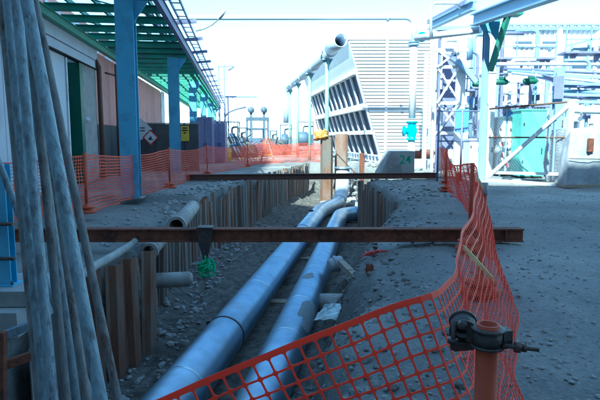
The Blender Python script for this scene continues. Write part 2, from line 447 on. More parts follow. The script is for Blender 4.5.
# loose stones on the gravel and down the bank
def stones(name, spots, label, seed, m='stone'):
    rnd = random.Random(seed)
    ico = []
    t = (1 + 5 ** 0.5) / 2
    iv = [Vector(p).normalized() for p in ((-1, t, 0), (1, t, 0), (-1, -t, 0), (1, -t, 0), (0, -1, t), (0, 1, t), (0, -1, -t), (0, 1, -t), (t, 0, -1), (t, 0, 1), (-t, 0, -1), (-t, 0, 1))]
    fi = [(0, 11, 5), (0, 5, 1), (0, 1, 7), (0, 7, 10), (0, 10, 11), (1, 5, 9), (5, 11, 4), (11, 10, 2), (10, 7, 6), (7, 1, 8), (3, 9, 4), (3, 4, 2), (3, 2, 6), (3, 6, 8), (3, 8, 9), (4, 9, 5), (2, 4, 11), (6, 2, 10), (8, 6, 7), (9, 8, 1)]
    mb = MB()
    for x, y, s in spots:
        c = Vector((x, y, height(x, y) + s * 0.2))
        e = Matrix.Rotation(rnd.uniform(0, 6.28), 3, 'Z') @ Matrix.Rotation(rnd.uniform(-.4, .4), 3, 'X')
        sx, sy, sz = rnd.uniform(.7, 1.3), rnd.uniform(.7, 1.3), rnd.uniform(.4, .8)
        mb.add([c + e @ Vector((p.x * s * sx * rnd.uniform(.75, 1.2), p.y * s * sy * rnd.uniform(.75, 1.2), p.z * s * sz)) for p in iv], fi)
    o = mb.build(name, M[m], fixnormals=False)
    tag(o, label, 'gravel', kind='stuff')
rs = random.Random(5)
sp = []
for _ in range(3600):
    y = 2.2 + 16 * rs.random() ** 1.7
    x = interp(XR, y) - 0.5 + (0.9 + 0.55 * y) * rs.random() ** 1.1
    if -0.2 < x - interp(XR, y) or rs.random() < .6: sp.append((x, y, 0.008 + 0.022 * rs.random() ** 3))
for _ in range(700):
    y = rs.uniform(5, 20); x = interp(XL, y) + rs.uniform(0.05, 0.9); sp.append((x, y, 0.015 + 0.06 * rs.random() ** 3))
for _ in range(500):
    y = rs.uniform(8.6, 24); x = interp(XL, y) - 0.2 - abs(rs.gauss(0, 0.9)); sp.append((x, y, 0.012 + 0.05 * rs.random() ** 3))
for _ in range(220):
    y = rs.uniform(13, 19); x = interp(XL, y) - 0.3 - abs(rs.gauss(0, 0.35)); sp.append((x, y, 0.03 + 0.08 * rs.random() ** 2))
for _ in range(250):
    y = rs.uniform(3.2, 4.8); x = rs.uniform(-3.6, -2.2); sp.append((x, y, 0.012 + 0.04 * rs.random() ** 3))
stones('gravel', sp, 'loose grey stones scattered over the ground and trench banks', 3)
cl = []
for _ in range(900):
    y = 3.2 + 12.5 * rs.random(); x = interp(XR, y) + rs.gauss(-0.15, 0.5); cl.append((x, y, 0.012 + 0.05 * rs.random() ** 2.5))
for _ in range(250):
    y = rs.uniform(15, 24); x = interp(XR, min(y, 20)) + 0.35 + abs(rs.gauss(0, 0.7)); cl.append((x, y, 0.02 + 0.06 * rs.random() ** 2))
stones('soil_clods', cl, 'crumbled soil clods along the slumped trench lip', 13, 'ground')
wsp = []
for _ in range(260):
    y = rs.uniform(26, 33); x = rs.gauss(3.6 + (y - 26) * 0.12, 1.0); wsp.append((x, y, 0.05 + 0.22 * rs.random() ** 3))
stones('rubble', wsp, 'pale broken rubble heaped beyond the end of the trench', 9)

# ================================================================ TRENCH SHORING: sheets one by one
def sheet_mesh(w, d, t=0.012):
    """one trough-section trench sheet, 1 m tall, foot at z=0, face along x, trough towards +y"""
    pr = [(-w / 2, 0), (-w * .3, 0), (-w * .2, d), (w * .2, d), (w * .3, 0), (w / 2, 0)]
    mb = MB(); n = len(pr)
    vs = [(x, y, z) for z in (0, 1) for x, y in pr] + [(x, y + t, z) for z in (0, 1) for x, y in pr]
    fs = []
    for i in range(n - 1):
        fs += [(i, i + 1, n + i + 1, n + i), (2 * n + i, 3 * n + i, 3 * n + i + 1, 2 * n + i + 1), (n + i, n + i + 1, 3 * n + i + 1, 3 * n + i), (i, 2 * n + i, 2 * n + i + 1, i + 1)]
    fs += [(0, n, 3 * n, 2 * n), (n - 1, 3 * n - 1, 4 * n - 1, 2 * n - 1)]
    mb.add(vs, fs)
    return mb
SHM = []
for k in range(4):
    for mn in ('sheet', 'sheetgrey'):
        me = sheet_mesh(0.33, 0.055 + 0.012 * k).mesh('sheet'); me.materials.append(M[mn]); SHM.append(me)
def shoring(path, top, foot, label, wd=0.34, seed=1, jit=0.08, grey=0.45, side=1):
    rnd = random.Random(seed)
    root = thing('sheet_pile_wall', (path[0][0], path[0][1], foot), label, 'shoring wall', 'sheet pile walls lining the trench')
    d = 0.0
    segs = [(Vector(a), Vector(b)) for a, b in zip(path, path[1:])]
    tot = sum((b - a).length for a, b in segs)
    n = max(1, int(tot / wd)); 
    for i in range(n):
        s = (i + 0.5) * tot / n; acc = 0
        for a, b in segs:
            L = (b - a).length
            if s <= acc + L + 1e-6:
                p = a.lerp(b, (s - acc) / L); dr = (b - a).normalized(); break
            acc += L
        zt = interp(top, p.y) + rnd.uniform(-jit, jit) - (rnd.random() < .15) * rnd.uniform(0.1, 0.35)
        me = SHM[2 * rnd.randrange(4) + (rnd.random() < grey)]
        o = inst('sheet', me, root, (p.x + rnd.uniform(-.025, .025), p.y, foot), scale=(tot / n / 0.33, side * 1.0, zt - foot),
                 rot=(rnd.uniform(-.03, .03), rnd.uniform(-.026, .026), math.atan2(dr.y, dr.x)))
    return root
# building side, end nearest the viewpoint: a short return standing proud into the trench
shoring([(-2.66, 5.05), (-2.82, 6.66)], [(5, -0.25), (8.2, -0.2)], -2.1, 'rusty trench sheets hidden mostly behind the leaning scaffold tubes', seed=31, wd=0.36, side=-1, jit=0.05)
shoring([(-2.8, 6.7), (-2.33, 8.15)], [(5, -0.2), (8.2, -0.1)], -2.1, 'short stretch of rusty trench sheets beside the leaning scaffold tubes', seed=3, wd=0.38, side=-1, jit=0.05)
shoring([(-2.75, 8.5), (-2.78, 13.8)], [(8, -0.45), (13.8, -0.2)], -2.0, 'rusty trench sheets behind the cut-off clay pipes', seed=5, side=-1, jit=0.1)
shoring([(-2.76, 13.85), (-1.88, 19.5), (-0.9, 26), (0.45, 32.6)], [(13.8, -0.1), (19.5, 0.0), (33, 0.05)], -2.0, 'long row of mud stained trench sheets running under the far cross beam', seed=8, side=-1, jit=0.11, grey=0.55)
shoring([(2.98, 14.6), (2.33, 20.7)], [(14.6, -0.42), (20.7, 0.02)], -2.0, 'trench sheets half buried by slumped soil beside the pipe bend', seed=11, side=1, jit=0.06, grey=0.5)
# two tall sheets and a post at the sunlit end of the trench
def tall_sheet(x0, x1, ytop, Y, label, dpt):
    a, b = P(x0, ytop, Y), P(x1, ytop, Y)
    w = b.x - a.x; z = a.z
    pr = [(-w / 2, 0), (-w * .33, -dpt), (w * .33, -dpt), (w / 2, 0), (w / 2, 0.03), (w * .31, -dpt + 0.03), (-w * .31, -dpt + 0.03), (-w / 2, 0.03)]
    c = (a + b) / 2
    return single('sheet_pile', MB().prism([(c.x + x, c.y + y, -2.0) for x, y in pr], (0, 0, z + 2.0)), M['sheet'], label, 'sheet pile', 'tall steel piles at the trench end')
tall_sheet(320.5, 333, 137, 28.2, 'tall rusty trough pile with the orange plastic draped over its top', 0.28)
tall_sheet(335, 348, 134, 29.0, 'tallest flat rusty pile standing behind the pipe riser', 0.12)
single('steel_post', MB().ibeam(P(362, 153, 26) * Vector((1, 1, 0)) if False else (P(362, 153, 26).x, 26, -1.9), P(362, 153, 26), 0.22, 0.24), M['rust'], 'stubby rusty post at the corner where the pipe bends away', 'post')
# crumpled orange plastic over the pile top
def crumple(c, r, sz, seed, n=14, m=10, fold=0.15):
    mb = MB(); rnd = random.Random(seed); vs = []
    for i in range(m):
        for k in range(n):
            a = 2 * math.pi * k / n; e = math.pi * (i / (m - 1) - 0.02)
            q = Vector((math.sin(e) * math.cos(a), math.sin(e) * math.sin(a), math.cos(e)))
            s = 1 + 0.35 * noise.noise(q * 2.3 + Vector((seed, 0, 0))) + fold * noise.noise(q * 6 + Vector((0, seed, 0)))
            vs.append(Vector(c) + Vector((q.x * r[0], q.y * r[1], q.z * r[2])) * s)
    fs = [(i * n + k, i * n + (k + 1) % n, (i + 1) * n + (k + 1) % n, (i + 1) * n + k) for i in range(m - 1) for k in range(n)]
    mb.add(vs, fs, True); return mb
cp = P(321, 135, 28.0)
single('plastic_sheet', crumple(cp, (0.36, 0.22, 0.26), 0, 4, 30, 20, 0.6), mat('orange_yellow_plastic', (0.8, 0.34, 0.07), (0.75, 0.25, 0.06), 0.5), 'crumpled orange yellow plastic draped on the tall rusty pile', 'plastic sheet')

# ================================================================ BIG CLAD PIPES in the trench
def pz(Y): return -1.5
dirp = Vector((0.1425, 1, 0)).normalized()
def along1(Y): return Vector((-1.2 + 0.1425 * (Y - 8.0), Y, -1.5))
def along2(Y): return Vector((-0.17 + 0.137 * (Y - 8.0), Y, -1.5))
t = thing('insulated_pipe', along1(3.0), 'long silver clad pipe nearest the shoring, with an offset bend at its far end', 'pipe', 'silver pipes in the trench')
path1 = [along1(2.9), along1(22.6), Vector((1.98, 25.2, -1.46)), Vector((2.08, 25.7, 0.12))]
b1 = bend(path1, 0.9, 8)
MB().tube(b1[:-6], 0.315, 36).build('cladding', M['pipe'], t)
MB().tube(b1[-7:], 0.317, 36).build('riser', M['white'], t)  # silver pipe turned white here: its sunlit brightness is put into the colour
def ring(c, d, r, w, name, m, par, th=0.006):
    d = Vector(d).normalized()
    MB().lathe(Vector(c) - d * w / 2, [(r - 0.02, 0), (r + th, 0), (r + th, w), (r - 0.02, w)], 36, d).build(name, M[m], par)
for Y in (6.2, 10.2, 12.4, 14.6, 19.1, 21.2): ring(along1(Y), dirp, 0.315, 0.05, 'seam', 'pipe', t, 0.004)
for Y in (8.05, 16.9): ring(along1(Y), dirp, 0.316, 0.055, 'strap', 'strap', t, 0.008)
MB().box(along1(8.05) + Vector((-0.24, 0, 0.23)), (0.09, 0.07, 0.05), 0.2).build('strap_buckle', M['strap'], t)
MB().box(along1(16.9) + Vector((-0.2, 0, 0.27)), (0.1, 0.09, 0.06), 0.2).build('strap_buckle', M['strap'], t)
MB().box(along1(20.2) + Vector((-0.1, 0, 0.33)), (0.12, 0.12, 0.06), 0.4).build('strap_buckle', M['strap'], t)
d12 = (path1[2] - path1[1]).normalized()
MB().lathe(path1[3], [(0, 0), (.42, 0), (.43, .02), (.43, .07), (.3, .09), (0, .1)], 28).build('end_flange', M['pipe'], t)
for q in (0.12, 0.72): ring(path1[1].lerp(path1[2], q), d12, 0.315, 0.05, 'seam', 'pipe', t, 0.006)
t = thing('insulated_pipe', along2(3.0), 'silver clad pipe with a mud patch that bends away behind the buried sheets', 'pipe', 'silver pipes in the trench')
path2 = [along2(2.9), along2(21.3), Vector((2.9, 22.0, -1.5)), Vector((5.4, 22.6, -1.45))]
MB().tube(bend(path2, 0.95, 10), 0.3, 36).build('cladding', M['pipe'], t)
for Y in (7.6, 9.2, 11.5, 13.7, 15.9, 18.1, 20.2): ring(along2(Y), (0.137, 1, 0), 0.3, 0.045, 'seam', 'pipe', t, 0.004)
ring(along2(21.3) + Vector((0.62, 0.29, 0)), (1.4, 0.7, 0), 0.3, 0.05, 'seam', 'pipe', t, 0.006)
# dried mud sitting on the cladding: thin crust following the pipe
def crust(Yc, a0, a1, ly, seed, par):
    mb = MB(); nu, nv = 26, 18; vs = []; keep = {}
    for i in range(nu):
        for k in range(nv):
            u, v = i / (nu - 1), k / (nv - 1)
            Y = Yc + (u - .5) * ly; a = lerp(a0, a1, v)
            e = 1 - ((u - .5) ** 2 + (v - .5) ** 2) * 4 + 0.7 * noise.fractal(Vector((u * 3 + seed, v * 3, 1)), 1, 2, 4)
            keep[i, k] = e
            rr = 0.3 + (0.003 if e > 0 else -0.004)
            c = along2(Y); vs.append(c + Vector((math.sin(a) * rr, -0.02 * math.sin(a), math.cos(a) * rr)))
    fs = [(i * nv + k, (i + 1) * nv + k, (i + 1) * nv + k + 1, i * nv + k + 1) for i in range(nu - 1) for k in range(nv - 1)
          if max(keep[i, k], keep[i + 1, k], keep[i, k + 1], keep[i + 1, k + 1]) > -0.05]
    mb.add(vs, fs, True).build('mud_patch', M['pipedirt'], par)
crust(8.55, R(15), R(100), 1.3, 2, t)
crust(10.6, R(-25), R(20), 0.5, 7, t)
# timber sleepers carrying the two pipes
for i, Y in enumerate((6.8, 10.9, 15.0, 19.2)):
    c = (along1(Y) + along2(Y)) / 2
    single('timber_sleeper', MB().box((c.x, c.y, -1.93), (1.9, 0.24, 0.2), -0.14), M['timber'],
           ['timber sleeper under the pipes at the orange netting', 'timber sleeper under the pipes before the near cross beam', 'timber sleeper under the pipes past the near cross beam', 'timber sleeper under the pipes by the far cross beam'][i], 'sleeper', 'sleepers under the pipes')
# buried pipe crossing under the second pipe
single('buried_pipe', MB().tube([(0.22, 10.0, -1.68), (1.9, 9.6, -1.55)], 0.27, 24), M['clay'], 'grey pipe half buried in the soil, crossing beneath the silver pipe', 'pipe')
# timber prop and pale elbow on the trench floor
pa, pb = G(341, 263, -1.0), G(362, 284, -1.02)
t = thing('timber_prop', pa, 'two butted timber lengths propped from the pale coupling to the bank', 'timber')
mid = pa.lerp(pb, 0.52)
for a, b in ((pa, pa.lerp(pb, .5)), (pa.lerp(pb, .53), pb)): MB().bar(a, b, 0.13, 0.12).build('timber', M['timber'], t)
ec = G(336, 264, -1.05)
t = thing('pipe_coupling', ec, 'pale round pipe coupling lying against the silver pipe', 'coupling')
MB().lathe(ec, [(0.0, -.16), (0.12, -.16), (0.15, -.1), (0.15, 0.1), (0.12, 0.16), (0, 0.16)], 20, (1, 0.2, 0.3)).build('body', M['tarp'], t)
MB().lathe(ec, [(0.155, -.03), (0.18, -.03), (0.18, 0.03), (0.155, 0.03)], 20, (1, 0.2, 0.3)).build('collar', M['tarp'], t)
# plastic sheet scrap
q = [G(313, 320, -1.2), G(350, 318, -1.15), G(340, 303, -1.1), G(326, 304, -1.05)]
mb = MB(); n = 12; vs = []
for i in range(n):
    for k in range(n):
        u, v = i / (n - 1), k / (n - 1)
        p = q[0].lerp(q[1], u).lerp(q[3].lerp(q[2], u), v)
        vs.append(p + Vector((0, 0, 0.05 * noise.noise(Vector((u * 4, v * 4, 2))) + 0.03 * noise.noise(Vector((u * 9, v * 9, 5))))))
mb.add(vs, [(i * n + k, (i + 1) * n + k, (i + 1) * n + k + 1, i * n + k + 1) for i in range(n - 1) for k in range(n - 1)], False)
o = single('plastic_bag', mb, M['bag'], 'torn pale plastic sheet lying between the pipe and the bank', 'plastic sheet')
md = o.modifiers.new('thick', 'SOLIDIFY'); md.thickness = 0.006
# rusty stake in the bank, red scrap of netting
sk = G(368, 285, -0.35)
single('steel_stake', MB().ibeam(sk + Vector((0, 0, -0.5)), sk + Vector((0.02, 0, 0.28)), 0.09, 0.09, 0.012, 0.012), M['rust'], 'short rusty stake driven into the soil bank', 'stake')
r0 = G(364, 258, -0.12)
mb = MB()
for k in range(5):
    a = r0 + Vector((0.05 * k - .05, 0.05 * k, 0.0)); b = a + Vector((0.24, 0.22 - .03 * k, 0.03))
    mb.tube([a, a.lerp(b, .5) + Vector((0, 0, 0.05)), b], 0.012, 5)
for k in range(3):
    a = r0 + Vector((0.06 + 0.1 * k, 0.05 + 0.06 * k, 0.05)); mb.tube([a, a + Vector((-.02, .16, .0))], 0.012, 5)
single('netting_scrap', mb, M['ribbon'], 'red scrap of plastic netting trodden into the bank', 'scrap')

# clay pipes cut off at the shoring on the building side
def cutpipe(a, b, r, label, mt='clay'):
    a, b = Vector(a), Vector(b)
    d = (b - a).normalized()
    tt = thing('drain_pipe', b, label, 'pipe', 'cut-off pipes at the shoring')
    MB().hollow(a, b, r, r * 0.8, 28).build('barrel', M[mt], tt)
    MB().hollow(b - d * 0.16, b - d * 0.004, r * 1.13, r * 0.99, 28).build('socket', M[mt], tt)
    return tt
cutpipe(P(193, 207, 12.6), P(176, 226.5, 9.4), 0.155, 'open ended clay pipe coming down to the shoring above the near cross beam')
cutpipe(P(160, 240, 10.0), P(149, 252, 8.7), 0.13, 'smaller open pipe end showing just below the near cross beam')
a, b = P(140, 283, 8.75), P(191, 279, 8.95)
t = thing('stub_pipe', b, 'smooth grey pipe stub with rounded end sticking out of the shoring', 'pipe')
MB().tube([a + Vector((-.5, 0, 0)), b - Vector((0.03, 0, 0)), b], [0.13, 0.13, 0.11], 24).build('barrel', M['clay'], t)
MB().lathe(b - Vector((0.02, 0, 0)), [(0.11, 0), (0.1, .03), (0.06, .045), (0.0, .05)], 24, (1, 0, 0)).build('end_cap', M['clay'], t)
single('cable_duct', MB().tube([G(70, 283, 0.05), G(95, 266, 0.06), G(115, 255, 0.05), G(134, 243, 0.05), (-2.75, 9.0, 0.0)], 0.055, 12), M['clay'], 'pale duct lying along the top of the short sheet stretch', 'duct')
bs_ = random.Random(2)
for k, (x, y) in enumerate(((92, 262), (104, 268))):
    pass

# ================================================================ CROSS BEAMS over the trench
t = thing('cross_beam', (0, 7.95, 0.02), 'long rusty steel beam bridging the trench close to the netting', 'beam', 'steel beams across the trench')
za = 0.14
MB().ibeam((-4.35, 7.95, za), (3.37, 7.95, za), 0.19, 0.2, 0.022, 0.12).build('beam_section', M['rust'], t)
for x in (-4.1, -0.4, 3.1): MB().box((x, 7.86, za), (0.014, 0.05, 0.15)).build('stiffener', M['rust'], t)
t = thing('cross_beam', (0.4, 20.3, 0.02), 'rusty steel beam bridging the trench by the pipe bend', 'beam', 'steel beams across the trench')
MB().ibeam((-4.3, 20.0, 0.12), (5.25, 20.5, 0.16), 0.2, 0.22, 0.025, 0.12).build('beam_section', M['rustdark'], t)
for x in (-4, 0.2, 4.9): MB().box((x, 20.12 + x * 0.05, 0.13), (0.015, 0.06, 0.16)).build('stiffener', M['rustdark'], t)
# clamp and green sling hanging from the near beam
cx = P(206, 240, 7.95).x
t = thing('beam_clamp', (cx, 7.95, za), 'dark clamp with a green webbing loop hanging under the near beam', 'clamp')
MB().box((cx, 7.95, za + 0.115), (0.24, 0.24, 0.025)).build('jaw_plate', M['clamp'], t)
MB().prism([(cx - .13, 7.845, za + .11), (cx + .13, 7.845, za + .11), (cx + .1, 7.845, za - .1), (cx + .03, 7.845, za - .36), (cx - .03, 7.845, za - .36), (cx - .1, 7.845, za - .1)], (0, 0.03, 0)).build('jaw', M['clamp'], t)
lp = []
for k in range(25):
    a = 2 * math.pi * k / 24
    lp.append(Vector((cx + 0.02 + 0.12 * math.sin(a), 7.86 + 0.03 * math.sin(2 * a), za - 0.47 + 0.09 * math.cos(a) + 0.02 * math.sin(3 * a))))
MB().tube(lp, 0.017, 6, cap=False).build('sling', M['sling'], t)
mb = MB()
for q, w_ in enumerate((0.85, 0.6, 1.05, 0.7)):
    mm_ = Matrix.Rotation(0.7 * q - 1.0, 3, 'Z') @ Matrix.Rotation(0.4 * q - .5, 3, 'Y')
    o_ = Vector((cx + .02, 7.86, za - .47))
    mb.tube([o_ + mm_ @ ((p - o_) * w_) + Vector((0, -.02, -.03 * q)) for p in lp], 0.014, 6, cap=False)
mb.build('sling_coil', M['sling'], t)
MB().tube([(cx, 7.86, za - .3), (cx + .02, 7.86, za - .45)], 0.022, 6).build('sling_tail', M['sling'], t)

# ================================================================ ORANGE BARRIER NETTING
def net_surface(stations, cell, rows):
    """stations: list of (top, bottom) points; returns grid of points smoothed along the run"""
    tops = [Vector(s[0]) for s in stations]; bots = [Vector(s[1]) for s in stations]
    def cr(p, i, t):
        p0, p1, p2, p3 = p[max(0, i - 1)], p[i], p[i + 1], p[min(len(p) - 1, i + 2)]
        return 0.5 * (2 * p1 + (p2 - p0) * t + (2 * p0 - 5 * p1 + 4 * p2 - p3) * t * t + (3 * p1 - p0 - 3 * p2 + p3) * t ** 3)
    dense = []
    for i in range(len(tops) - 1):
        for k in range(40): dense.append((cr(tops, i, k / 40), cr(bots, i, k / 40)))
    dense.append((tops[-1], bots[-1]))
    L = [0]
    for a, b in zip(dense, dense[1:]): L.append(L[-1] + max((b[0] - a[0]).length, 0.6 * (b[1] - a[1]).length))
    n = int(L[-1] / cell); out = []; j = 0
    for i in range(n + 1):
        s = L[-1] * i / n
        while j < len(L) - 2 and L[j + 1] < s: j += 1
        f = (s - L[j]) / max(1e-9, L[j + 1] - L[j])
        out.append((dense[j][0].lerp(dense[j + 1][0], f), dense[j][1].lerp(dense[j + 1][1], f)))
    return out
def netting(stations, cell, rows, par, rib=0.16, bulge=0.03, seed=0, thick=0.0, name='netting', edge=True):
    cols = net_surface(stations, cell, rows)
    def pt(i, r):
        t, b = cols[i]; v = r / rows
        p = t.lerp(b, v)
        j = min(i, len(cols) - 2); d = (cols[j + 1][0] - cols[j][0]).normalized(); nrm = d.cross(Vector((0, 0, 1))).normalized()
        w = bulge * noise.noise(Vector((i * cell * 1.7 + seed, v * 2.2, 0))) * (0.4 + v) * 2 + bulge * 0.1 * noise.noise(Vector((i * cell * 6 + seed, v * 5, 4)))
        return p + nrm * w + Vector((0, 0, bulge * 0.35 * noise.noise(Vector((i * cell * 3, seed, v * 4)))))
    grid = [[pt(i, r) for r in range(rows + 1)] for i in range(len(cols))]
    mb = MB()
    q = rib; c = rib + 0.11
    for i in range(len(cols) - 1):
        for r in range(rows):
            a, b, d, e = grid[i][r], grid[i + 1][r], grid[i + 1][r + 1], grid[i][r + 1]
            def bl(u, v): return a * ((1 - u) * (1 - v)) + b * (u * (1 - v)) + d * (u * v) + e * ((1 - u) * v)
            inn = [bl(c, q), bl(1 - c, q), bl(1 - q, c), bl(1 - q, 1 - c), bl(1 - c, 1 - q), bl(c, 1 - q), bl(q, 1 - c), bl(q, c)]
            mb.add([a, b, d, e] + inn, [(0, 1, 5, 4), (1, 6, 5), (1, 2, 7, 6), (2, 8, 7), (2, 3, 9, 8), (3, 10, 9), (3, 0, 11, 10), (0, 4, 11)])
    if edge:
        for r, wd in ((0, 0.02), (rows, 0.02)):
            for i in range(len(cols) - 1):
                a, b = grid[i][r], grid[i + 1][r]; u = (grid[i][0] - grid[i][rows]).normalized() * (wd if r == 0 else -wd)
                u2 = (grid[i + 1][0] - grid[i + 1][rows]).normalized() * (wd if r == 0 else -wd)
                mb.add([a, b, b + u2, a + u], [(0, 1, 2, 3)])
    o = mb.build(name, M['net'], par, fixnormals=False)
    if thick:
        md = o.modifiers.new('thick', 'SOLIDIFY'); md.thickness = thick; md.offset = 0
    return o, grid

# run beside the trench on the viewer's side: from the far gate, past three posts, round the near corner, over the trench end
nf = thing('barrier_netting', (1.8, 5.3, 0), 'orange plastic netting sagging round the near corner of the trench', 'barrier netting', 'orange netting round the trench')
st = [((5.6, 21.5, 1.25), (5.7, 21.5, .15)), ((4.9, 18.0, 1.2), (5.0, 18.0, .1)), ((4.4, 16.0, 1.22), (4.45, 16.0, .08)), ((3.45, 12.0, 1.0), (3.75, 12, .05)),
      ((2.47, 7.55, 1.22), (2.62, 7.5, .06)), ((2.13, 6.4, 1.06), (2.45, 6.4, .04)), ((1.79, 5.28, 1.16), (2.12, 5.3, .05)), ((1.42, 4.3, 1.02), (1.86, 4.35, .03)), ((1.06, 3.4, 0.95), (1.42, 3.3, .03)),
      ((0.8, 2.65, 0.95), (1.12, 2.5, .05)), ((0.6, 2.12, 0.985), (0.93, 2.05, .08)), ((0.5, 1.93, 1.0), (0.82, 1.86, .08)), ((0.3, 1.87, 0.965), (0.66, 1.78, .05)),
      ((0.06, 1.86, 0.872), (0.47, 1.76, .0)), ((-0.35, 1.86, 0.70), (0.1, 1.78, -.12)), ((-0.95, 1.9, 0.42), (-.5, 1.85, -.4))]
netting(st, 0.061, 16, nf, rib=0.066, bulge=0.03, thick=0.0035)
def tape(x0, y0, Y0, x1, y1, Y1, w, name, par, m, tw=0.05):
    a, b = P(x0, y0, Y0), P(x1, y1, Y1); n = 8; vs = []
    for i in range(n + 1):
        u = i / n; p = a.lerp(b, u) + Vector((0, 0.0, tw * math.sin(u * math.pi)))
        up = Vector((0.25 * math.sin(u * 5), -.25, 1)).normalized() * w * (1 - 0.25 * abs(u - .4))
        vs += [p - up / 2, p + up / 2]
    o = MB().add(vs, [(2 * i, 2 * i + 2, 2 * i + 3, 2 * i + 1) for i in range(n)]).build(name, M[m], par)
    o.modifiers.new('thick', 'SOLIDIFY').thickness = 0.004
tp = thing('warning_strap', P(463, 247, 3.35), 'pale yellow strap lying slantwise across the orange netting', 'strap')
tape(463, 247, 3.3, 493, 279, 3.05, 0.032, 'strap_band', tp, 'tape', 0.0)

# posts: tube on a round base
def barrier_post(loc, h, label, group, base='disc', r=0.03, mt='orange'):
    t = thing('barrier_post', loc, label, 'barrier post', group)
    x, y, z = loc
    MB().hollow((x, y, z), (x, y, z + h), r, r * 0.82, 24).build('tube', M[mt], t)
    if base == 'disc':
        MB().lathe(loc, [(0.0, 0), (0.19, 0), (0.2, 0.015), (0.2, 0.05), (0.13, 0.065), (0.12, 0.1), (0.17, 0.115), (0.17, 0.14), (0.06, 0.15), (0.05, 0.2), (r, 0.21)], 28).build('base', M['orange'], t)
    return t
gp = 'orange posts carrying the netting beside the trench'
A = barrier_post((0.522, 1.42, 0), 1.088, 'closest orange tube post, gripped by a scaffold clamp', gp, base=None, r=0.0305)
ax, ay, az = 0.522, 1.42, 1.05
c = thing('scaffold_clamp', (ax, ay, az), 'dark rusty swivel clamp bolted round the closest post', 'clamp')
MB().lathe((ax, ay, az - .022), [(0.0315, 0), (0.041, 0), (0.041, .044), (0.0315, .044)], 24).build('band', M['clamp'], c)
for dz in (-0.024, 0.024): MB().lathe((ax, ay, az + dz - .004), [(0.0315, 0), (0.046, 0.001), (0.046, .007), (0.0315, .008)], 24).build('band_rim', M['clamp'], c)
MB().box((ax + .044, ay - .008, az), (0.03, 0.03, 0.05), 0.3).build('hinge_lug', M['clamp'], c)
MB().tube([(ax + .03, ay - .03, az - .012), (ax + .125, ay - .04, az - .02)], 0.0065, 10).build('bolt', M['clamp'], c)
MB().lathe((ax + .062, ay - .034, az - .015), [(0.0, 0), (0.016, 0), (0.016, .014), (0, .014)], 6, (1, -.1, -.08)).build('nut', M['clamp'], c)
MB().lathe((ax + .082, ay - .036, az - .0165), [(0.0, 0), (0.012, 0), (0.012, .01), (0, .01)], 6, (1, -.1, -.08)).build('nut', M['clamp'], c)
# the second half of the swivel, turned towards the trench
bx, by, bz = ax - 0.05, ay + 0.06, az + 0.008
MB().box((ax - .03, ay + .034, az), (0.035, 0.02, 0.05), .7).build('swivel_plate', M['clamp'], c)
axd = Vector((0.25, 1, 0.35)).normalized()
MB().lathe(Vector((bx, by, bz)) - axd * 0.024, [(0.026, 0), (0.036, 0), (0.036, .048), (0.026, .048)], 24, axd).build('band', M['clamp'], c)
for q in (-0.026, 0.018): MB().lathe(Vector((bx, by, bz)) + axd * q, [(0.027, 0), (0.04, 0.001), (0.04, .008), (0.027, .009)], 24, axd).build('band_rim', M['clamp'], c)
MB().box((bx - .005, by - .01, bz - .052), (0.06, 0.03, 0.022), 0.2).build('hinge_lug', M['clamp'], c)
MB().tube([(bx - .036, by - .03, bz + .03), (bx - .042, by - .05, bz - .05)], 0.0065, 10).build('bolt', M['clamp'], c)
MB().lathe((bx - .04, by - .042, bz - .02), [(0.0, 0), (0.015, 0), (0.015, .014), (0, .014)], 6, (-.08, -.1, -1)).build('nut', M['clamp'], c)
MB().lathe((bx - .02, by - .04, bz + .02), [(0.0, 0), (0.013, 0), (0.013, .02), (0, .02)], 6, (0.1, -1, 0.2)).build('nut', M['clamp'], c)
B = barrier_post((1.86, 5.33, 0), 1.14, 'orange post with pale tape wound round its top', gp, base='disc')
MB().lathe((1.86, 5.33, 1.03), [(0.031, 0), (0.038, 0), (0.036, .06), (0.038, .12), (0.031, .122)], 16).build('tape_wrap', M['tarp'], B)
o = tape(477, 178, 5.3, 484, 190, 5.2, 0.05, 'tape_tail', B, 'tape', 0.0)
barrier_post((2.44, 7.5, 0), 1.25, 'orange post on a reel shaped base just before the near beam', gp)
barrier_post((4.42, 16.0, 0), 1.27, 'orange post in the netting opposite the concrete block', gp)
barrier_post((5.0, 18.2, 0), 1.25, 'orange post in the netting beside the chain link fence', gp)
# second netting, in front of the buildings
nl = thing('barrier_netting', (-4.2, 17, 0), 'orange netting strung on posts in front of the white building and blue columns', 'barrier netting', 'orange netting round the trench')
ps = [(-6.6, 8.3), (-4.58, 11.35), (-4.2, 17.1), (-4.05, 23.2), (-2.9, 29.5), (-2.2, 36)]
st = []
for (x0, y0), (x1, y1) in zip(ps, ps[1:]):
    for k in range(3):
        f = k / 3; sag = 0.1 * math.sin(f * math.pi)
        st.append(((lerp(x0, x1, f), lerp(y0, y1, f), 1.22 - sag), (lerp(x0, x1, f) + 0.05 * math.sin(f * 9), lerp(y0, y1, f), 0.04)))
st.append(((ps[-1][0], ps[-1][1], 1.2), (ps[-1][0], ps[-1][1], .04)))
netting(st, 0.068, 16, nl, rib=0.13, bulge=0.05, seed=4)
gl = 'orange posts carrying the netting before the buildings'
for (x, y), lb in zip(ps[1:5], ('orange post on a wide base in front of the louvred white wall', 'orange post standing between the two broad blue columns', 'orange post in front of the dark screen and yellow notice', 'orange post where the netting reaches the sunlit yard')):
    barrier_post((x, y - 0.05, 0), 1.3, lb, gl)
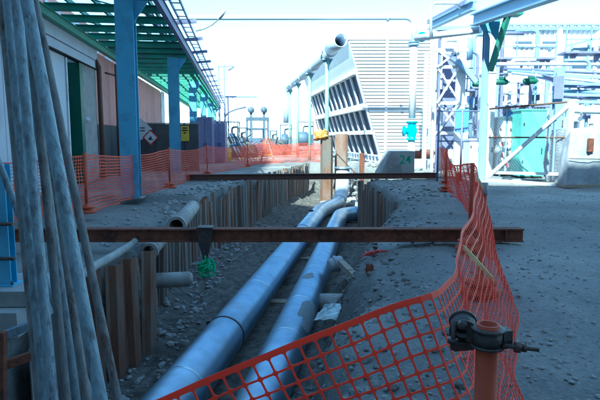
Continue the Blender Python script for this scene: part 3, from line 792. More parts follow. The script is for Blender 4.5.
# third netting, sunlit, beyond the trench
n3 = thing('barrier_netting', (-0.5, 38, 0), 'sunlit orange netting heaped round a yellow trestle beyond the trench', 'barrier netting', 'orange netting round the trench')
netting([((-3.6, 33.0, 1.0), (-3.9, 32.8, .02)), ((-2.6, 34.0, 1.25), (-2.9, 33.4, .02)), ((-2.1, 34.3, 1.62), (-2.3, 33.4, .02)), ((-1.5, 34.6, 1.15), (-1.4, 33.7, .02)), ((-.4, 35.5, 1.0), (-.3, 34.8, .02)), ((0.9, 36, 1.1), (0.9, 35.8, .02)), ((2.0, 35.5, 1.15), (2.1, 35.3, .02))], 0.1, 11, n3, rib=0.13, bulge=0.12, seed=9)
n4 = thing('barrier_netting', (1, 44, 0), 'far strip of sunlit orange netting crossing behind the tall piles', 'barrier netting', 'orange netting round the trench')
netting([((-4.6, 48, 1.15), (-4.6, 48, .02)), ((-2, 46.5, 1.0), (-2, 46.5, .02)), ((0.4, 45, 1.15), (.4, 45, .02)), ((2.6, 44, 1.1), (2.6, 44, .02))], 0.12, 9, n4, rib=0.13, bulge=0.1, seed=12)
t = thing('trestle', (-2.1, 34.4, 0), 'yellow A-shaped trestle inside the heaped netting', 'trestle')
for s in (-1, 1):
    for q in (-0.35, 0.35): MB().bar((-2.1 + s * 0.45, 34.4 + q, 0), (-2.1 + s * 0.03, 34.4 + q, 1.6), 0.05, 0.04).build('leg', M['timber'], t)
MB().bar((-2.1, 33.95, 1.62), (-2.1, 34.85, 1.62), 0.07, 0.09).build('top_rail', M['yellow'], t)
MB().bar((-2.4, 34.05, 0.55), (-1.8, 34.05, 0.55), 0.04, 0.07).build('stretcher', M['yellow'], t)

# ================================================================ SCAFFOLD TUBES leaning together at the viewpoint's edge
TUBES = [  # (x at frame top, x at frame foot, depth top, depth foot, radius, finish)
    (16.5, 53, 2.65, 2.35, .0242, 'galv'), (7.5, 45, 2.85, 2.5, .0242, 'galv'), (27.5, 66.5, 2.75, 2.4, .0205, 'galvrust'), (26.5, 101, 2.15, 1.9, .0242, 'galv'),
    (34.5, 118, 3.0, 2.6, .0212, 'galvrust'), (21, 76, 3.0, 2.65, .0242, 'galv'), (23, 87, 3.15, 2.8, .0242, 'galvrust'), (2, 40, 2.9, 2.6, .0242, 'galvrust'), (-66, 93, 3.5, 2.95, .0205, 'galv')]
words = ['pale scaffold tube at the front of the bundle, foremost on the stanchion side', 'scaffold tube just behind the pale foremost one', 'slim rust stained scaffold tube in the middle of the bundle', 'thick-looking mottled scaffold tube crossing in front of the vent louvre',
         'slim scaffold tube splayed furthest out over the trench sheets', 'grey scaffold tube glimpsed in the gap at the middle of the bundle', 'rust stained scaffold tube glimpsed behind the mottled thick-looking one', 'rust stained scaffold tube at the stanchion side rear of the bundle', 'scaffold tube leaning the most, crossing behind the bundle near the stanchion']
for (xt, xb, Yt, Yb, r, mt), lb in zip(TUBES, words):
    a, b = P(xb, 400, Yb), P(xt, 0, Yt)
    d = (b - a).normalized()
    k = (a.z + 0.55) / d.z
    foot = a - d * k
    top = foot + d * (3.0 + 0.4 * random.random())
    t = thing('scaffold_tube', foot, lb, 'scaffold tube', 'scaffold tubes leaning in a bundle')
    pts = [foot.lerp(top, q / 6) for q in range(7)]
    MB().tube(pts, r, 20, cap=False).build('tube', M[mt], t)
    MB().hollow(top - d * 0.01, top + d * 0.004, r * 1.02, r * 0.82, 20).build('tube_end', M['galvrust'], t)
# blue stanchion on a concrete plinth, and the angle frame below it
bp0 = P(4, 290, 5.15)
t = thing('concrete_plinth', (-2.95, 5.2, 0), 'two stepped concrete slabs under the blue stanchion', 'plinth')
MB().box((-2.98, 5.25, 0.075), (0.8, 0.7, 0.15)).build('slab', M['greywall'], t)
MB().box((-3.1, 5.2, -0.13), (0.95, 0.9, 0.24)).build('slab', M['greywall'], t)
zb = 0.15
t = thing('blue_stanchion', (-2.9, 5.15, zb), 'short sky blue steel stanchion standing on the plinth', 'stanchion')
MB().ibeam((-2.9, 5.15, zb), (-2.9, 5.15, zb + 1.2), 0.11, 0.12, 0.012, 0.01).build('column', M['blue'], t)
MB().box((-2.9, 5.15, zb + .008), (0.18, 0.2, 0.016)).build('foot_plate', M['blue'], t)
for z in (0.28, 0.62): MB().tube([(-2.95, 5.07, zb + z), (-2.76, 5.03, zb + z + 0.01)], 0.018, 10).build('pin', M['clamp'], t)
for s in (-1, 1): MB().tube([(-2.9 + s * .07, 5.08, zb + .01), (-2.9 + s * .07, 5.08, zb + .05)], 0.012, 8).build('bolt', M['clamp'], t)
t = thing('angle_iron_frame', (-2.7, 4.5, -0.6), 'rusty angle iron frame with a blue grey rail in the cutting', 'frame')
MB().bar(P(-4, 338, 4.5), P(43, 321, 4.75), 0.05, 0.07).build('rail', M['galv'], t)
MB().bar(P(5, 365, 4.6), P(48, 350, 4.8), 0.05, 0.08).build('rail', M['rust'], t)
MB().bar(P(2, 332, 4.5), P(2, 415, 4.5), 0.06, 0.06).build('post', M['rust'], t)
MB().bar(P(46, 322, 4.8), P(48, 390, 4.8), 0.05, 0.05).build('post', M['rustdark'], t)

# ================================================================ BUILDINGS on the far bank and their steel canopy
U = 0.115
DV = Vector((-U, 1, 0)).normalized(); NV = Vector((1, U, 0)).normalized(); OB = Vector((-4.53, 14.2, 0))
BA = math.atan2(U, 1)                   # plan rotation of the building grid
def BL(s, t, z=0.0): return OB + DV * s + NV * t + Vector((0, 0, z))
def bbox(mb, s0, s1, t0, t1, z0, z1): return mb.box(BL((s0 + s1) / 2, (t0 + t1) / 2, (z0 + z1) / 2), (t1 - t0, s1 - s0, z1 - z0), BA)
WT = -2.6
t = thing('white_building', BL(0, WT), 'white panelled building with a vent louvre and a dark doorway', 'building')
bbox(MB(), -14, 3.45, WT - 6, WT - 0.06, 0, 4.9).build('wall', M['whitewall'], t)
bbox(MB(), 3.45, 4.95, WT - 6, WT - 0.9, 0, 4.9).build('doorway_recess', M['dark'], t)
bbox(MB(), 4.95, 6.95, WT - 6, WT - 0.06, 0, 4.9).build('wall', M['whitewall'], t)
k = 0
s = -14.0
while s < 3.4:
    e = min(s + 1.16, 3.43)
    for z0, z1 in ((0.08, 0.98), (1.0, 4.18)):
        bbox(MB(), s, e - 0.012, WT - 0.058, WT + 0.012 * (k % 2) * 0.5, z0, z1).build('panel', M['whitewall'], t)
    s += 1.16; k += 1
bbox(MB(), -14, 6.95, WT - 0.05, WT + 0.10, 4.22, 4.52).build('fascia', M['whitewall'], t)
bbox(MB(), -14, 6.95, WT - 0.05, WT + 0.13, 4.54, 4.98).build('fascia', M['whitewall'], t)
bbox(MB(), -14, 6.95, WT - 0.05, WT + 0.16, 4.185, 4.215).build('drip_edge', M['dark'], t)
bbox(MB(), 4.98, 6.75, WT - 0.05, WT + 0.08, 0, 4.18).build('pier', M['greywall'], t)
bbox(MB(), 3.5, 4.05, WT - 0.75, WT - 0.70, 0.05, 4.0).build('door', M['darkgreen'], t)
bbox(MB(), 4.60, 4.97, WT - 0.62, WT + 0.11, 0.05, 4.16).build('door_leaf', M['darkgreen'], t)
bbox(MB(), 3.40, 3.5, WT - 0.3, WT + 0.05, 0, 4.16).build('door_jamb', M['white'], t)
v = bbox(MB(), 1.35, 2.3, WT + 0.008, WT + 0.02, 0.6, 2.3).build('vent', M['dark'], t)
for q in range(13):
    z = 0.66 + q * 0.128
    MB().box(BL(1.825, WT + 0.05, z), (0.09, 0.93, 0.02), m=Matrix.Rotation(BA, 3, 'Z') @ Matrix.Rotation(R(38), 3, 'Y')).build('slat', M['white'], v)
for a, b in ((1.31, 1.355), (2.295, 2.34)): bbox(MB(), a, b, WT + 0.008, WT + 0.07, 0.55, 2.34).build('vent_frame', M['white'], v)
bbox(MB(), 3.0, 3.42, WT + 0.02, WT + 0.04, 1.02, 1.14).build('warning_plate', M['yellow'], t)
lp_ = MB().lathe(BL(5.35, WT + 0.08, 2.25), [(0, 0.1), (0.07, 0.08), (0.09, 0.0)], 12, NV).build('wall_lamp', M['white'], t)
single('drain_pipe', MB().tube([BL(6.85, WT + .2, 0), BL(6.85, WT + .2, 4.3), BL(6.85, WT + .05, 4.6)], 0.09, 12), M['brown'], 'brown downpipe at the joint of white and salmon walls', 'downpipe')
t = thing('pipe_stand', BL(9.1, WT + 0.35), 'thin brown standpipe with a valve arm before the salmon wall', 'standpipe')
MB().tube([BL(9.1, WT + .35, 0), BL(9.1, WT + .35, 4.7)], 0.07, 12).build('riser', M['brown'], t)
MB().tube([BL(7.4, WT + .3, 4.15), BL(7.9, WT + .6, 4.1)], 0.04, 8).build('arm', M['brown'], t)
MB().lathe(BL(7.9, WT + .6, 4.1), [(0, 0), (.12, 0), (.12, .03), (0, .03)], 12, NV).build('hand_wheel', M['brown'], t)
t = thing('salmon_building', BL(16, WT), 'salmon pink rendered building with a dark base course', 'building')
bbox(MB(), 7.0, 24.4, WT - 8, WT - 0.05, 0, 4.95).build('wall', M['pinkwall'], t)
for q in range(6):
    a = 7.05 + q * 2.9
    bbox(MB(), a, min(24.38, a + 2.87), WT - 0.048, WT, 2.15, 4.9).build('panel', M['pinkwall'], t)
    bbox(MB(), a, min(24.38, a + 2.87), WT - 0.048, WT + 0.03, 0.0, 2.12).build('base_panel', M['darkscreen'], t)
bbox(MB(), 24.42, 26.2, WT - 4, WT + 0.05, 0, 4.95).build('corner_panel', M['white'], t)
# upper storey set back behind the eave
t = thing('upper_storey', BL(0, WT - 2), 'set back salmon storey seen between the canopy rafters', 'building')
bbox(MB(), -6, 22, WT - 8, WT - 1.6, 5.3, 7.0).build('wall', M['pinkwall'], t)
for q in range(9): 
    f = bbox(MB(), -5 + q * 2.9, -3.3 + q * 2.9, WT - 1.59, WT - 1.55, 5.5, 6.7).build('window', M['white'], t)
    bbox(MB(), -4.9 + q * 2.9, -3.4 + q * 2.9, WT - 1.55, WT - 1.53, 5.6, 6.6).build('pane', M['whitewall'], f)
# canopy
ZC = 5.16
t = thing('steel_canopy', BL(10, 0), 'green and blue steel canopy skeleton over the walkway beside the buildings', 'canopy')
for q in range(6):
    s = q * 10.2
    cpart = MB().ibeam(BL(s, 0, 0.02), BL(s, 0, ZC), 0.46, 0.42, 0.03, 0.02, DV).build('column', M['blue'], t)
    MB().box(BL(s, 0, 0.012), (0.62, 0.6, 0.024), BA).build('base_plate', M['greywall'], cpart)
    MB().prism([BL(s - .02, .2, ZC - .02), BL(s - .02, .6, ZC - .02), BL(s - .02, .2, ZC - .6)], DV * 0.03).build('gusset', M['blue'], cpart)
for q in range(-3, 36):
    s = q * 1.48 + 0.25
    MB().ibeam(BL(s, WT + 0.02, ZC + 0.16), BL(s, 0.7, ZC + 0.16), 0.13, 0.22, 0.018, 0.014).build('rafter', M['green'], t)
for k, tt in enumerate((-1.95, -1.2, -0.45, 0.35)):
    MB().bar(BL(-4.5, tt, ZC + 0.385), BL(52, tt, ZC + 0.385), 0.07, 0.14).build('purlin', M['green'], t)
MB().ibeam(BL(-14, WT + 0.25, ZC - 0.12), BL(52, WT + 0.25, ZC - 0.12), 0.2, 0.26, 0.02, 0.1).build('eave_beam', M['greenlight'], t)
MB().ibeam(BL(-4.5, 0.0, ZC + 0.5), BL(52, 0.0, ZC + 0.5), 0.16, 0.2, 0.02, 0.1).build('ridge_beam', M['lilac'], t)
MB().ibeam(BL(-4.5, .78, ZC + 0.14), BL(52, .78, ZC + 0.14), 0.14, 0.34, 0.02, 0.06).build('edge_beam', M['lilac'], t)
for k, (tt, zz) in enumerate(((0.9, 0.5), (1.2, 0.5))):
    MB().bar(BL(-4.5, tt, ZC + zz), BL(52, tt, ZC + zz), 0.04, 0.1).build('tray_rail', M['lilac'], t)
for q in range(60): MB().bar(BL(-4 + q * 0.9, .88, ZC + 0.5), BL(-4 + q * 0.9, 1.22, ZC + 0.5), 0.05, 0.03).build('tray_rung', M['lilac'], t)
for q in range(16): MB().bar(BL(-2 + q * 3.2, .8, ZC + 0.35), BL(-2 + q * 3.2, 1.5, ZC + 0.42), 0.08, 0.12).build('bracket', M['lilac'], t)
for q in range(-2, 13):       # thin diagonal rods in the roof plane
    MB().bar(BL(q * 4.44, WT + .2, ZC + 0.37), BL(q * 4.44 + 4.2, 0.65, ZC + 0.37), 0.04, 0.03).build('brace', M['green'], t)
# curved lamp arm on the canopy edge
la = P(204, 29, 24); 
t = thing('lamp_arm', la, 'thin curved lamp arm reaching out from the canopy edge', 'lamp')
MB().tube([P(196, 31, 24.5), P(204, 29, 24), P(212, 25, 23.6), P(219, 19, 23.2), P(223, 12, 23)], 0.025, 8).build('arm', M['wire'], t)
MB().lathe(P(219, 19, 23.2), [(0, 0), (.07, .05), (.09, .3), (.05, .5), (0, .52)], 12, P(225, 10, 22.9) - P(219, 19, 23.2)).build('head', M['white'], t)
# dark screen with hazard boards behind the columns
ys = 25.6
t = thing('dark_screen', (-6.7, ys, 0), 'dark grey panelled screen behind the two broad blue columns', 'screen')
for k in range(5):
    x0 = -8.35 + k * 0.7
    MB().box((x0 + .345, ys, 1.14), (0.68, 0.06, 2.26)).build('panel', M['darkscreen'], t)
    MB().box((x0, ys + .05, 1.15), (0.07, 0.05, 2.3)).build('post', M['rustdark'], t)
MB().box((-6.6, ys, 2.3), (3.5, 0.09, 0.05)).build('cap_rail', M['greywall'], t)
def diamond(cx, cy, hw, label, border):
    c = P(cx, cy, ys - 0.05); h = hw * (ys / 530)
    t = thing('hazard_sign', c, label, 'hazard sign', 'diamond hazard signs on the dark screen')
    def dia(r, y, d): return MB().prism([(c.x + r * math.sin(a), y, c.z + r * math.cos(a)) for a in (0, math.pi / 2, math.pi, 1.5 * math.pi)], (0, d, 0))
    dia(h, c.y, 0.02).build('plate', M['redpaint' if border else 'white'], t)
    dia(h * .8, c.y - 0.006, 0.005).build('field', M['white'], t)
    if border:
        MB().prism([(c.x + h * a, c.y - .011, c.z + h * b) for a, b in ((-.3, -.3), (.35, -.3), (.3, -.2), (.12, -.18), (0.16, 0.05), (0.02, 0.2), (-.02, 0.0), (-.12, .12), (-.16, -.12), (-.28, -.2))], (0, 0.004, 0)).build('pictogram', M['blackpaint'], t)
    else:
        for q in (-.15, .1): MB().box((c.x, c.y - .009, c.z + h * q), (h * .7, 0.004, h * .09)).build('lettering', M['blackpaint'], t)
diamond(141, 129, 11, 'larger white diamond sign half hidden by the closest blue column', False)
diamond(150.5, 137.5, 8, 'small red bordered diamond hazard sign on the dark screen', True)
c = P(185, 133.5, ys - 0.05)
t = thing('notice_board', c, 'upright yellow notice with dark lettering beside the second blue column', 'notice')
MB().box(c, (0.38, 0.03, 0.72)).build('board', M['yellow'], t)
for q, w in ((.26, .22), (.15, .28), (.03, .12)): MB().box(c + Vector((0, -.018, q)), (w, 0.004, 0.06)).build('lettering', M['blackpaint'], t)
# blue-grey switch cabinets at the end of the walkway
for k, (x0, x1, y0, Y, lb) in enumerate(((197, 212, 117, 33, 'tall grey lilac cabinet beyond the second blue column'), (212.5, 225, 121, 34.5, 'grey lilac cabinet at the end of the walkway, by the yard'))):
    a, b = P(x0, y0, Y), P(x1, y0, Y)
    t = thing('switch_cabinet', (a.x, Y, 0), lb, 'cabinet', 'switch cabinets at the walkway end')
    MB().box(((a.x + b.x) / 2, Y + .4, a.z / 2), (b.x - a.x - .02, 0.8, a.z)).build('body', M['lilac'], t)
    for q in (0, 1): 
        dd = MB().box((lerp(a.x, b.x, .26 + .48 * q), Y - .015, a.z / 2), ((b.x - a.x) * .45, 0.03, a.z - .2)).build('door', M['lilac'], t)
        MB().box((lerp(a.x, b.x, .42 + .16 * q), Y - .045, 1.2), (0.03, 0.03, 0.2)).build('handle', M['dark'], dd)

rc0 = random.Random(23)
# ================================================================ THINGS IN THE SUNLIT YARD
# portal frame with round capped posts
Yp = 58.0
def pt(x, y): return P(x, y, Yp)
t = thing('portal_frame', (pt(258, 140).x, Yp, 0), 'dark portal frame with two round capped posts over yard machinery', 'frame')
for x in (251, 264):
    a = pt(x, 110); p_ = MB().bar((a.x, Yp, 0), (a.x, Yp, a.z), 0.28, 0.28, (0, 1, 0)).build('post', M['machine'], t)
    MB().lathe((a.x, Yp - .3, a.z), [(0, 0), (.35, 0), (.35, .6), (0, .6)], 16, (0, 1, 0)).build('pulley', M['machine'], p_)
for x0, x1, y, h in ((246, 269, 119, .4), (246, 269, 129, .25)): MB().bar(pt(x0, y), pt(x1, y), 0.3, h).build('cross_beam', M['machine'], t)
for x in (247, 268): MB().bar((pt(x, 119).x, Yp, 0), pt(x, 119), 0.2, 0.2, (0, 1, 0)).build('strut', M['machine'], t)
# wheel loader parked under it
c = Vector((pt(259, 145).x, 54, 0))
t = thing('wheel_loader', c, 'dark parked loader under the portal frame', 'loader')
MB().box(c + Vector((0, 0.6, 1.15)), (1.7, 3.2, 0.9)).build('body', M['machine'], t)
MB().box(c + Vector((0, -1.4, 0.9)), (1.3, 1.0, 0.6)).build('bonnet', M['machine'], t)
cb = MB().box(c + Vector((0, 0.6, 2.55)), (1.5, 1.4, 0.12)).build('cab_roof', M['machine'], t)
for sx in (-1, 1):
    for sy in (-1, 1): MB().bar(c + Vector((sx * .7, .6 + sy * .62, 1.6)), c + Vector((sx * .68, .6 + sy * .6, 2.5)), 0.09, 0.09, (0, 1, 0)).build('cab_post', M['machine'], t)
    for y in (-1.1, 1.4):
        w = MB().lathe(c + Vector((sx * .78 - .22, y, .7)), [(0.3, 0), (.62, 0), (.7, .08), (.7, .36), (.62, .44), (.3, .44)], 24, (1, 0, 0)).build('wheel', M['rubber'], t)
        MB().lathe(c + Vector((sx * .78 - .16, y, .7)), [(0, 0), (.32, 0.02), (.32, .3), (0, .32)], 18, (1, 0, 0)).build('rim', M['yellow'], w)
    MB().bar(c + Vector((sx * .45, -1.0, 1.3)), c + Vector((sx * .45, -2.6, .5)), 0.14, 0.25).build('lift_arm', M['machine'], t)
MB().prism([(c.x - 1.0, c.y - 2.5, .1), (c.x - 1.0, c.y - 3.4, .1), (c.x - 1.0, c.y - 3.0, .4), (c.x - 1.0, c.y - 2.5, .9)], (2.0, 0, 0)).build('bucket', M['machine'], t)
# steel stillages and pump skids at the walkway end
def skid(x0, x1, ytop, Y, label, m='machine', fr=True):
    a, b = P(x0, ytop, Y), P(x1, ytop, Y); w = b.x - a.x; h = a.z; cx = (a.x + b.x) / 2
    t = thing('pump_skid', (cx, Y, 0), label, 'machinery', 'machinery in the sunlit yard')
    MB().box((cx, Y, .12), (w, 1.6, .24)).build('base', M[m], t)
    MB().lathe((cx - w * .38, Y, h * .42), [(0, 0), (h * .22, 0), (h * .25, .1), (h * .25, w * .5), (h * .18, w * .56), (0, w * .58)], 20, (1, 0, 0)).build('casing', M[m], t)
    MB().box((cx + w * .3, Y, h * .35), (w * .28, 1.0, h * .45)).build('motor', M[m], t)
    if fr:
        for sx in (-1, 1):
            for sy in (-.6, .6): MB().bar((cx + sx * w * .46, Y + sy, .2), (cx + sx * w * .46, Y + sy, h), 0.1, 0.1, (0, 1, 0)).build('frame_post', M[m], t)
            MB().bar((cx + sx * w * .46, Y - .6, h), (cx + sx * w * .46, Y + .6, h), 0.1, 0.1).build('frame_rail', M[m], t)
        for sy in (-.6, .6): MB().bar((cx - w * .46, Y + sy, h + .002), (cx + w * .46, Y + sy, h + .002), 0.1, 0.1).build('frame_rail', M[m], t)
    MB().tube(bend([(cx - w * .1, Y, h * .5), (cx - w * .1, Y, h * .85), (cx + w * .45, Y, h * .85)], .3), 0.1, 10).build('riser', M[m], t)
skid(227, 239, 122, 50, 'framed dark pump set at the edge of the canopy')
skid(238, 247, 128, 46, 'low framed pump set beside the portal frame')
skid(270, 277, 131, 56, 'small framed machine between the portal frame and green posts')
skid(280, 292, 125, 62, 'dark framed machine standing behind the green pipe posts')
skid(296, 314, 122, 66, 'wide framed machine glimpsed between the green pipe posts')
a = P(227, 149, 37); single('oil_drum', MB().lathe((a.x, 37, 0), [(0, 0), (.29, 0), (.3, .02), (.29, .3), (.3, .32), (.29, .34), (.29, .6), (.3, .62), (.29, .64), (.3, .88), (0, .87)], 20), M['yellow'], 'yellow drum at the foot of the walkway cabinets', 'drum')
a = P(227, 143, 40)
t = thing('tarped_pallet', (a.x + .4, 40, 0), 'dark blue covered pallet beside the yellow drum', 'pallet')
crumple((a.x + .7, 40, .65), (.75, .6, .6), 0, 21).build('cover', M['machine'], t)
MB().box((a.x + .7, 40, .08), (1.2, 1.0, .14)).build('pallet', M['timber'], t)
# scrap heaps and stacked steel in the yard
for x, y, Y, r, sd, lb in ((236, 141, 48, (1.5, 1.0, 1.2), 31, 'dark heap of scrap steel at the end of the canopy'), (246, 143, 44, (1.0, .8, .8), 33, 'smaller dark heap beside the portal frame'), (274, 142, 52, (1.6, .9, 1.0), 36, 'dark heap between the loader and the green posts')):
    c = P(x, y, Y); c.z = r[2] * .45
    t = thing('scrap_heap', (c.x, Y, 0), lb, 'scrap heap', 'heaps in the sunlit yard')
    crumple(c, r, 0, sd, 20, 14).build('heap', M['darkscreen'], t)
    for k in range(7):
        a_ = rc0.uniform(0, 6.28); d_ = Vector((math.cos(a_), math.sin(a_), rc0.uniform(.1, .7))).normalized() * rc0.uniform(1.2, 2.2)
        MB().bar(c + d_ * -.3 + Vector((0, 0, .3)), c + d_ + Vector((0, 0, .3)), .09, .06).build('steel_offcut', M[rc0.choice(('machine', 'rustdark', 'lilac'))], t)
# utility pole and far pipe bridge
a = P(220, 66, 62)
t = thing('utility_pole', (a.x, 62, 0), 'slim twin pole with short cross arms above the canopy end', 'utility pole')
for x in (218.5, 224): b = P(x, 65, 62); MB().tube([(b.x, 62, 0), (b.x, 62, b.z)], [.13, .09], 10).build('pole', M['lilac'], t)
MB().bar(P(217, 67, 62), P(233, 66, 62), 0.12, 0.12).build('cross_arm', M['lilac'], t)
MB().bar(P(217, 79, 62), P(228, 79, 62), 0.1, 0.1).build('cross_arm', M['lilac'], t)
MB().tube([P(228, 70, 62), P(231, 68.5, 62), P(234, 66, 62)], 0.12, 8).build('lamp_head', M['lilac'], t)
t = thing('pipe_bridge', (P(240, 138, 64).x, 64, 0), 'thin far pipe bridge crossing above the yard machinery', 'pipe bridge')
MB().bar(P(210, 97, 64), P(257, 97, 64), .2, .25).build('girder', M['lilac'], t)
b = P(256, 97, 64); MB().bar((b.x, 64, 0), P(256, 94, 64), 0.16, 0.16, (0, 1, 0)).build('post', M['pipeblue'], t)
b = P(228, 97, 64); MB().bar((b.x, 64, 0), b, 0.16, 0.16, (0, 1, 0)).build('post', M['lilac'], t)
MB().tube([P(225, 116, 60), P(229, 112, 60), P(236, 109, 60), P(246, 107, 60)], .12, 8).build('branch', M['lilac'], t)
# elevated pipe on green posts
e0 = P(341, 40, 28.0); UP = Vector((-0.128, 1, 0)).normalized()
e1 = e0 + UP * 25
t = thing('elevated_pipe', (e0.x, e0.y, 0), 'big pale blue open ended pipe carried high on green posts', 'pipe')
MB().hollow(e0, e0 + UP * 3, 0.345, 0.315, 32).build('pipe_end', M['pipeblue'], t)
MB().tube(bend([e0 + UP * 2.99, e1, e1 + Vector((-.2, .6, -.9)), e1 + Vector((-.25, .8, -3.5))], .9), 0.344, 28).build('barrel', M['pipeblue'], t)
for s in (3.0, 9.1, 15.2, 21.0): 
    MB().lathe(e0 + UP * s, [(.35, -.05), (.43, -.05), (.43, .05), (.35, .05)], 28, UP).build('flange', M['pipeblue'], t)
for s in (4.0, 11.0, 18.2, 24.5):
    b = e0 + UP * s
    pp = MB().tube([(b.x, b.y, 0), (b.x, b.y, b.z - .34)], 0.115, 14).build('post', M['postgreen'], t)
    MB().box((b.x, b.y, b.z - .4), (0.62, 0.3, 0.08), math.atan2(.128, 1)).build('saddle', M['bluelight'], pp)
    for sx in (-1, 1): MB().prism([(b.x + sx * .1, b.y - .02, b.z - .44), (b.x + sx * .3, b.y - .02, b.z - .44), (b.x + sx * .1, b.y - .02, b.z - .8)], (0, .04, 0)).build('gusset', M['bluelight'], pp)
# overhead pipe crossing the sky and dropping beside the tower
Yo = 30.0
t = thing('overhead_pipe', (P(411, 140, Yo).x, Yo, 0), 'white pipe crossing high over the trench and dropping before the louvred tower', 'pipe')
xv = P(412.5, 100, Yo).x; zh = P(300, 17.5, Yo).z
MB().tube(bend([(-17, Yo, zh), (xv, Yo, zh), (xv, Yo, 6.8)], 0.55, 8), 0.14, 20).build('run', M['pipeblue'], t)
MB().tube([(xv, Yo, 6.85), (xv, Yo, 2.7)], 0.2, 24).build('drop_leg', M['white'], t)
MB().tube([(xv, Yo, 1.6), (xv, Yo, -.1)], 0.2, 24).build('drop_leg', M['white'], t)
for z, rr in ((6.85, .3), (6.7, .3)): MB().lathe((xv, Yo, z), [(.14, -.05), (rr, -.05), (rr, .05), (.14, .05)], 24).build('flange', M['bluelight'], t)
MB().lathe((P(388, 17, Yo).x, Yo, zh), [(.14, -.06), (.22, -.06), (.22, .06), (.14, .06)], 20, (1, 0, 0)).build('flange', M['pipeblue'], t)
for x in (-16, -9.5): 
    MB().bar((x, Yo + .05, 0), (x, Yo + .05, zh - .14), .2, .2, (0, 1, 0)).build('support_post', M['lilac'], t)
zv = (P(412, 122, Yo).z + P(412, 140, Yo).z) / 2
v = thing('gate_valve', (xv, Yo, zv), 'bright cyan flanged valve body on the white drop pipe', 'valve')
MB().lathe((xv, Yo, zv - .5), [(0, 0), (.33, 0), (.33, .07), (.22, .09), (.24, .25), (.31, .5), (.24, .78), (.22, .95), (.33, .97), (.33, 1.04), (0, 1.04)], 28).build('body', M['cyan'], v)
MB().lathe((xv, Yo, zv), [(0.2, 0), (.2, .42), (.27, .43), (.27, .5), (0, .5)], 20, (-1, -.15, 0)).build('bonnet', M['cyan'], v)
for q in range(8):
    a = q * math.pi / 4
    for dz in (-.43, .47): MB().tube([(xv + .28 * math.cos(a), Yo + .28 * math.sin(a), zv + dz - .07), (xv + .28 * math.cos(a), Yo + .28 * math.sin(a), zv + dz + .07)], .022, 6).build('bolt', M['wire'], v)
# concrete anchor block with painted number
Yb = 22.6
zt = P(400, 151, Yb).z
xa, xb, xc = P(391, 151, Yb).x, P(415, 151, Yb).x, P(380, 172, Yb).x
t = thing('concrete_block', ((xa + xb) / 2, Yb, 0), 'grey sloped concrete block with a green painted number, behind the far beam', 'concrete block')
o = MB().prism([(xc - .05, Yb, -.05), (xb, Yb, -.05), (xb, Yb, zt), (xa, Yb, zt)], (0, 1.6, 0)).build('block', M['greywall'], t)
bv = o.modifiers.new('edge', 'BEVEL'); bv.width = 0.03; bv.segments = 2
fc = bpy.data.curves.new('number', 'FONT'); fc.body = '24'; fc.size = 0.5; fc.extrude = 0.002; fc.offset = 0.006
ft = bpy.data.objects.new('number_text', fc); COL.objects.link(ft); bpy.context.view_layer.update()
fm = bpy.data.meshes.new_from_object(ft.evaluated_get(bpy.context.evaluated_depsgraph_get())); bpy.data.objects.remove(ft)
fo = bpy.data.objects.new('painted_number', fm); COL.objects.link(fo); fm.materials.clear(); fm.materials.append(M['greenpaint'])
fo.rotation_euler = (math.pi / 2, 0, 0); fo.parent = t
fo.location = Vector((P(399.5, 160, Yb).x, Yb - .004, P(400, 163.5, Yb).z)) - ORG[t.name]
# ladder and iron bar in the sunlit trench end
t = thing('ladder', (2.35, 26.8, -1.7), 'aluminium ladder standing in the trench beside the pipe riser', 'ladder')
la0, la1 = P(350, 196, 26.4), P(350.5, 153, 27.2); off = Vector((0.42, 0, 0))
for q in (0, 1): MB().bar(la0 + off * q, la1 + off * q, 0.04, 0.08, (0, -1, 0)).build('rail', M['galv'], t)
for q in range(10): p = la0.lerp(la1, (q + .5) / 10); MB().tube([p, p + off], .018, 8).build('rung', M['galv'], t)
single('iron_bar', MB().tube([P(337, 154, 27.8), P(357, 175, 24.8)], 0.03, 8), M['rustdark'], 'thin iron bar slanting from the tall pile to the far beam', 'bar')
a = P(430, 153, 33)
for k, (x, y, r, lb) in enumerate(((424, 155, .28, 'rust brown log shaped pipe offcut on the pale heap'), (432, 153, .22, 'rusty pipe offcut beside the chain link fence post'))):
    p = P(x, y, 33); single('pipe_offcut', MB().hollow(p + Vector((-.7, 0, 0)), p + Vector((.7, .4, 0)), r, r * .8, 18), M['rust'], lb, 'pipe offcut')
for k, (x0, x1, y, Y, lb) in enumerate(((414, 441, 160, 28, 'pale concrete slab lying beyond the concrete block'), (420, 445, 154, 33.5, 'raised pale slab under the rusty pipe offcuts'))):
    a, b = P(x0, y, Y), P(x1, y, Y)
    o = single('concrete_slab', MB().box(((a.x + b.x) / 2, Y + .8, a.z / 2 - .02), (b.x - a.x, 1.8, a.z + .04)), M['white'], lb, 'slab')
    o.modifiers.new('edge', 'BEVEL').width = 0.04

# ================================================================ LOUVRED COOLING TOWER
Yt = 35.0
TD = Vector((-0.13, 1, 0)).normalized()
TLEN = 21.0
tl, bl_ = P(348.5, 40, Yt), P(383, 166, Yt); tl.z = round(tl.z, 2); bl_.z = 0.0
tr_ = P(445, 40, Yt); tr_.z = tl.z
t = thing('cooling_tower', ((tl.x + tr_.x) / 2, Yt, 0), 'large cream clad cooling tower with an inclined dark louvred side', 'cooling tower')
H = tl.z
def edge_x(z): return lerp(bl_.x, tl.x, z / H)
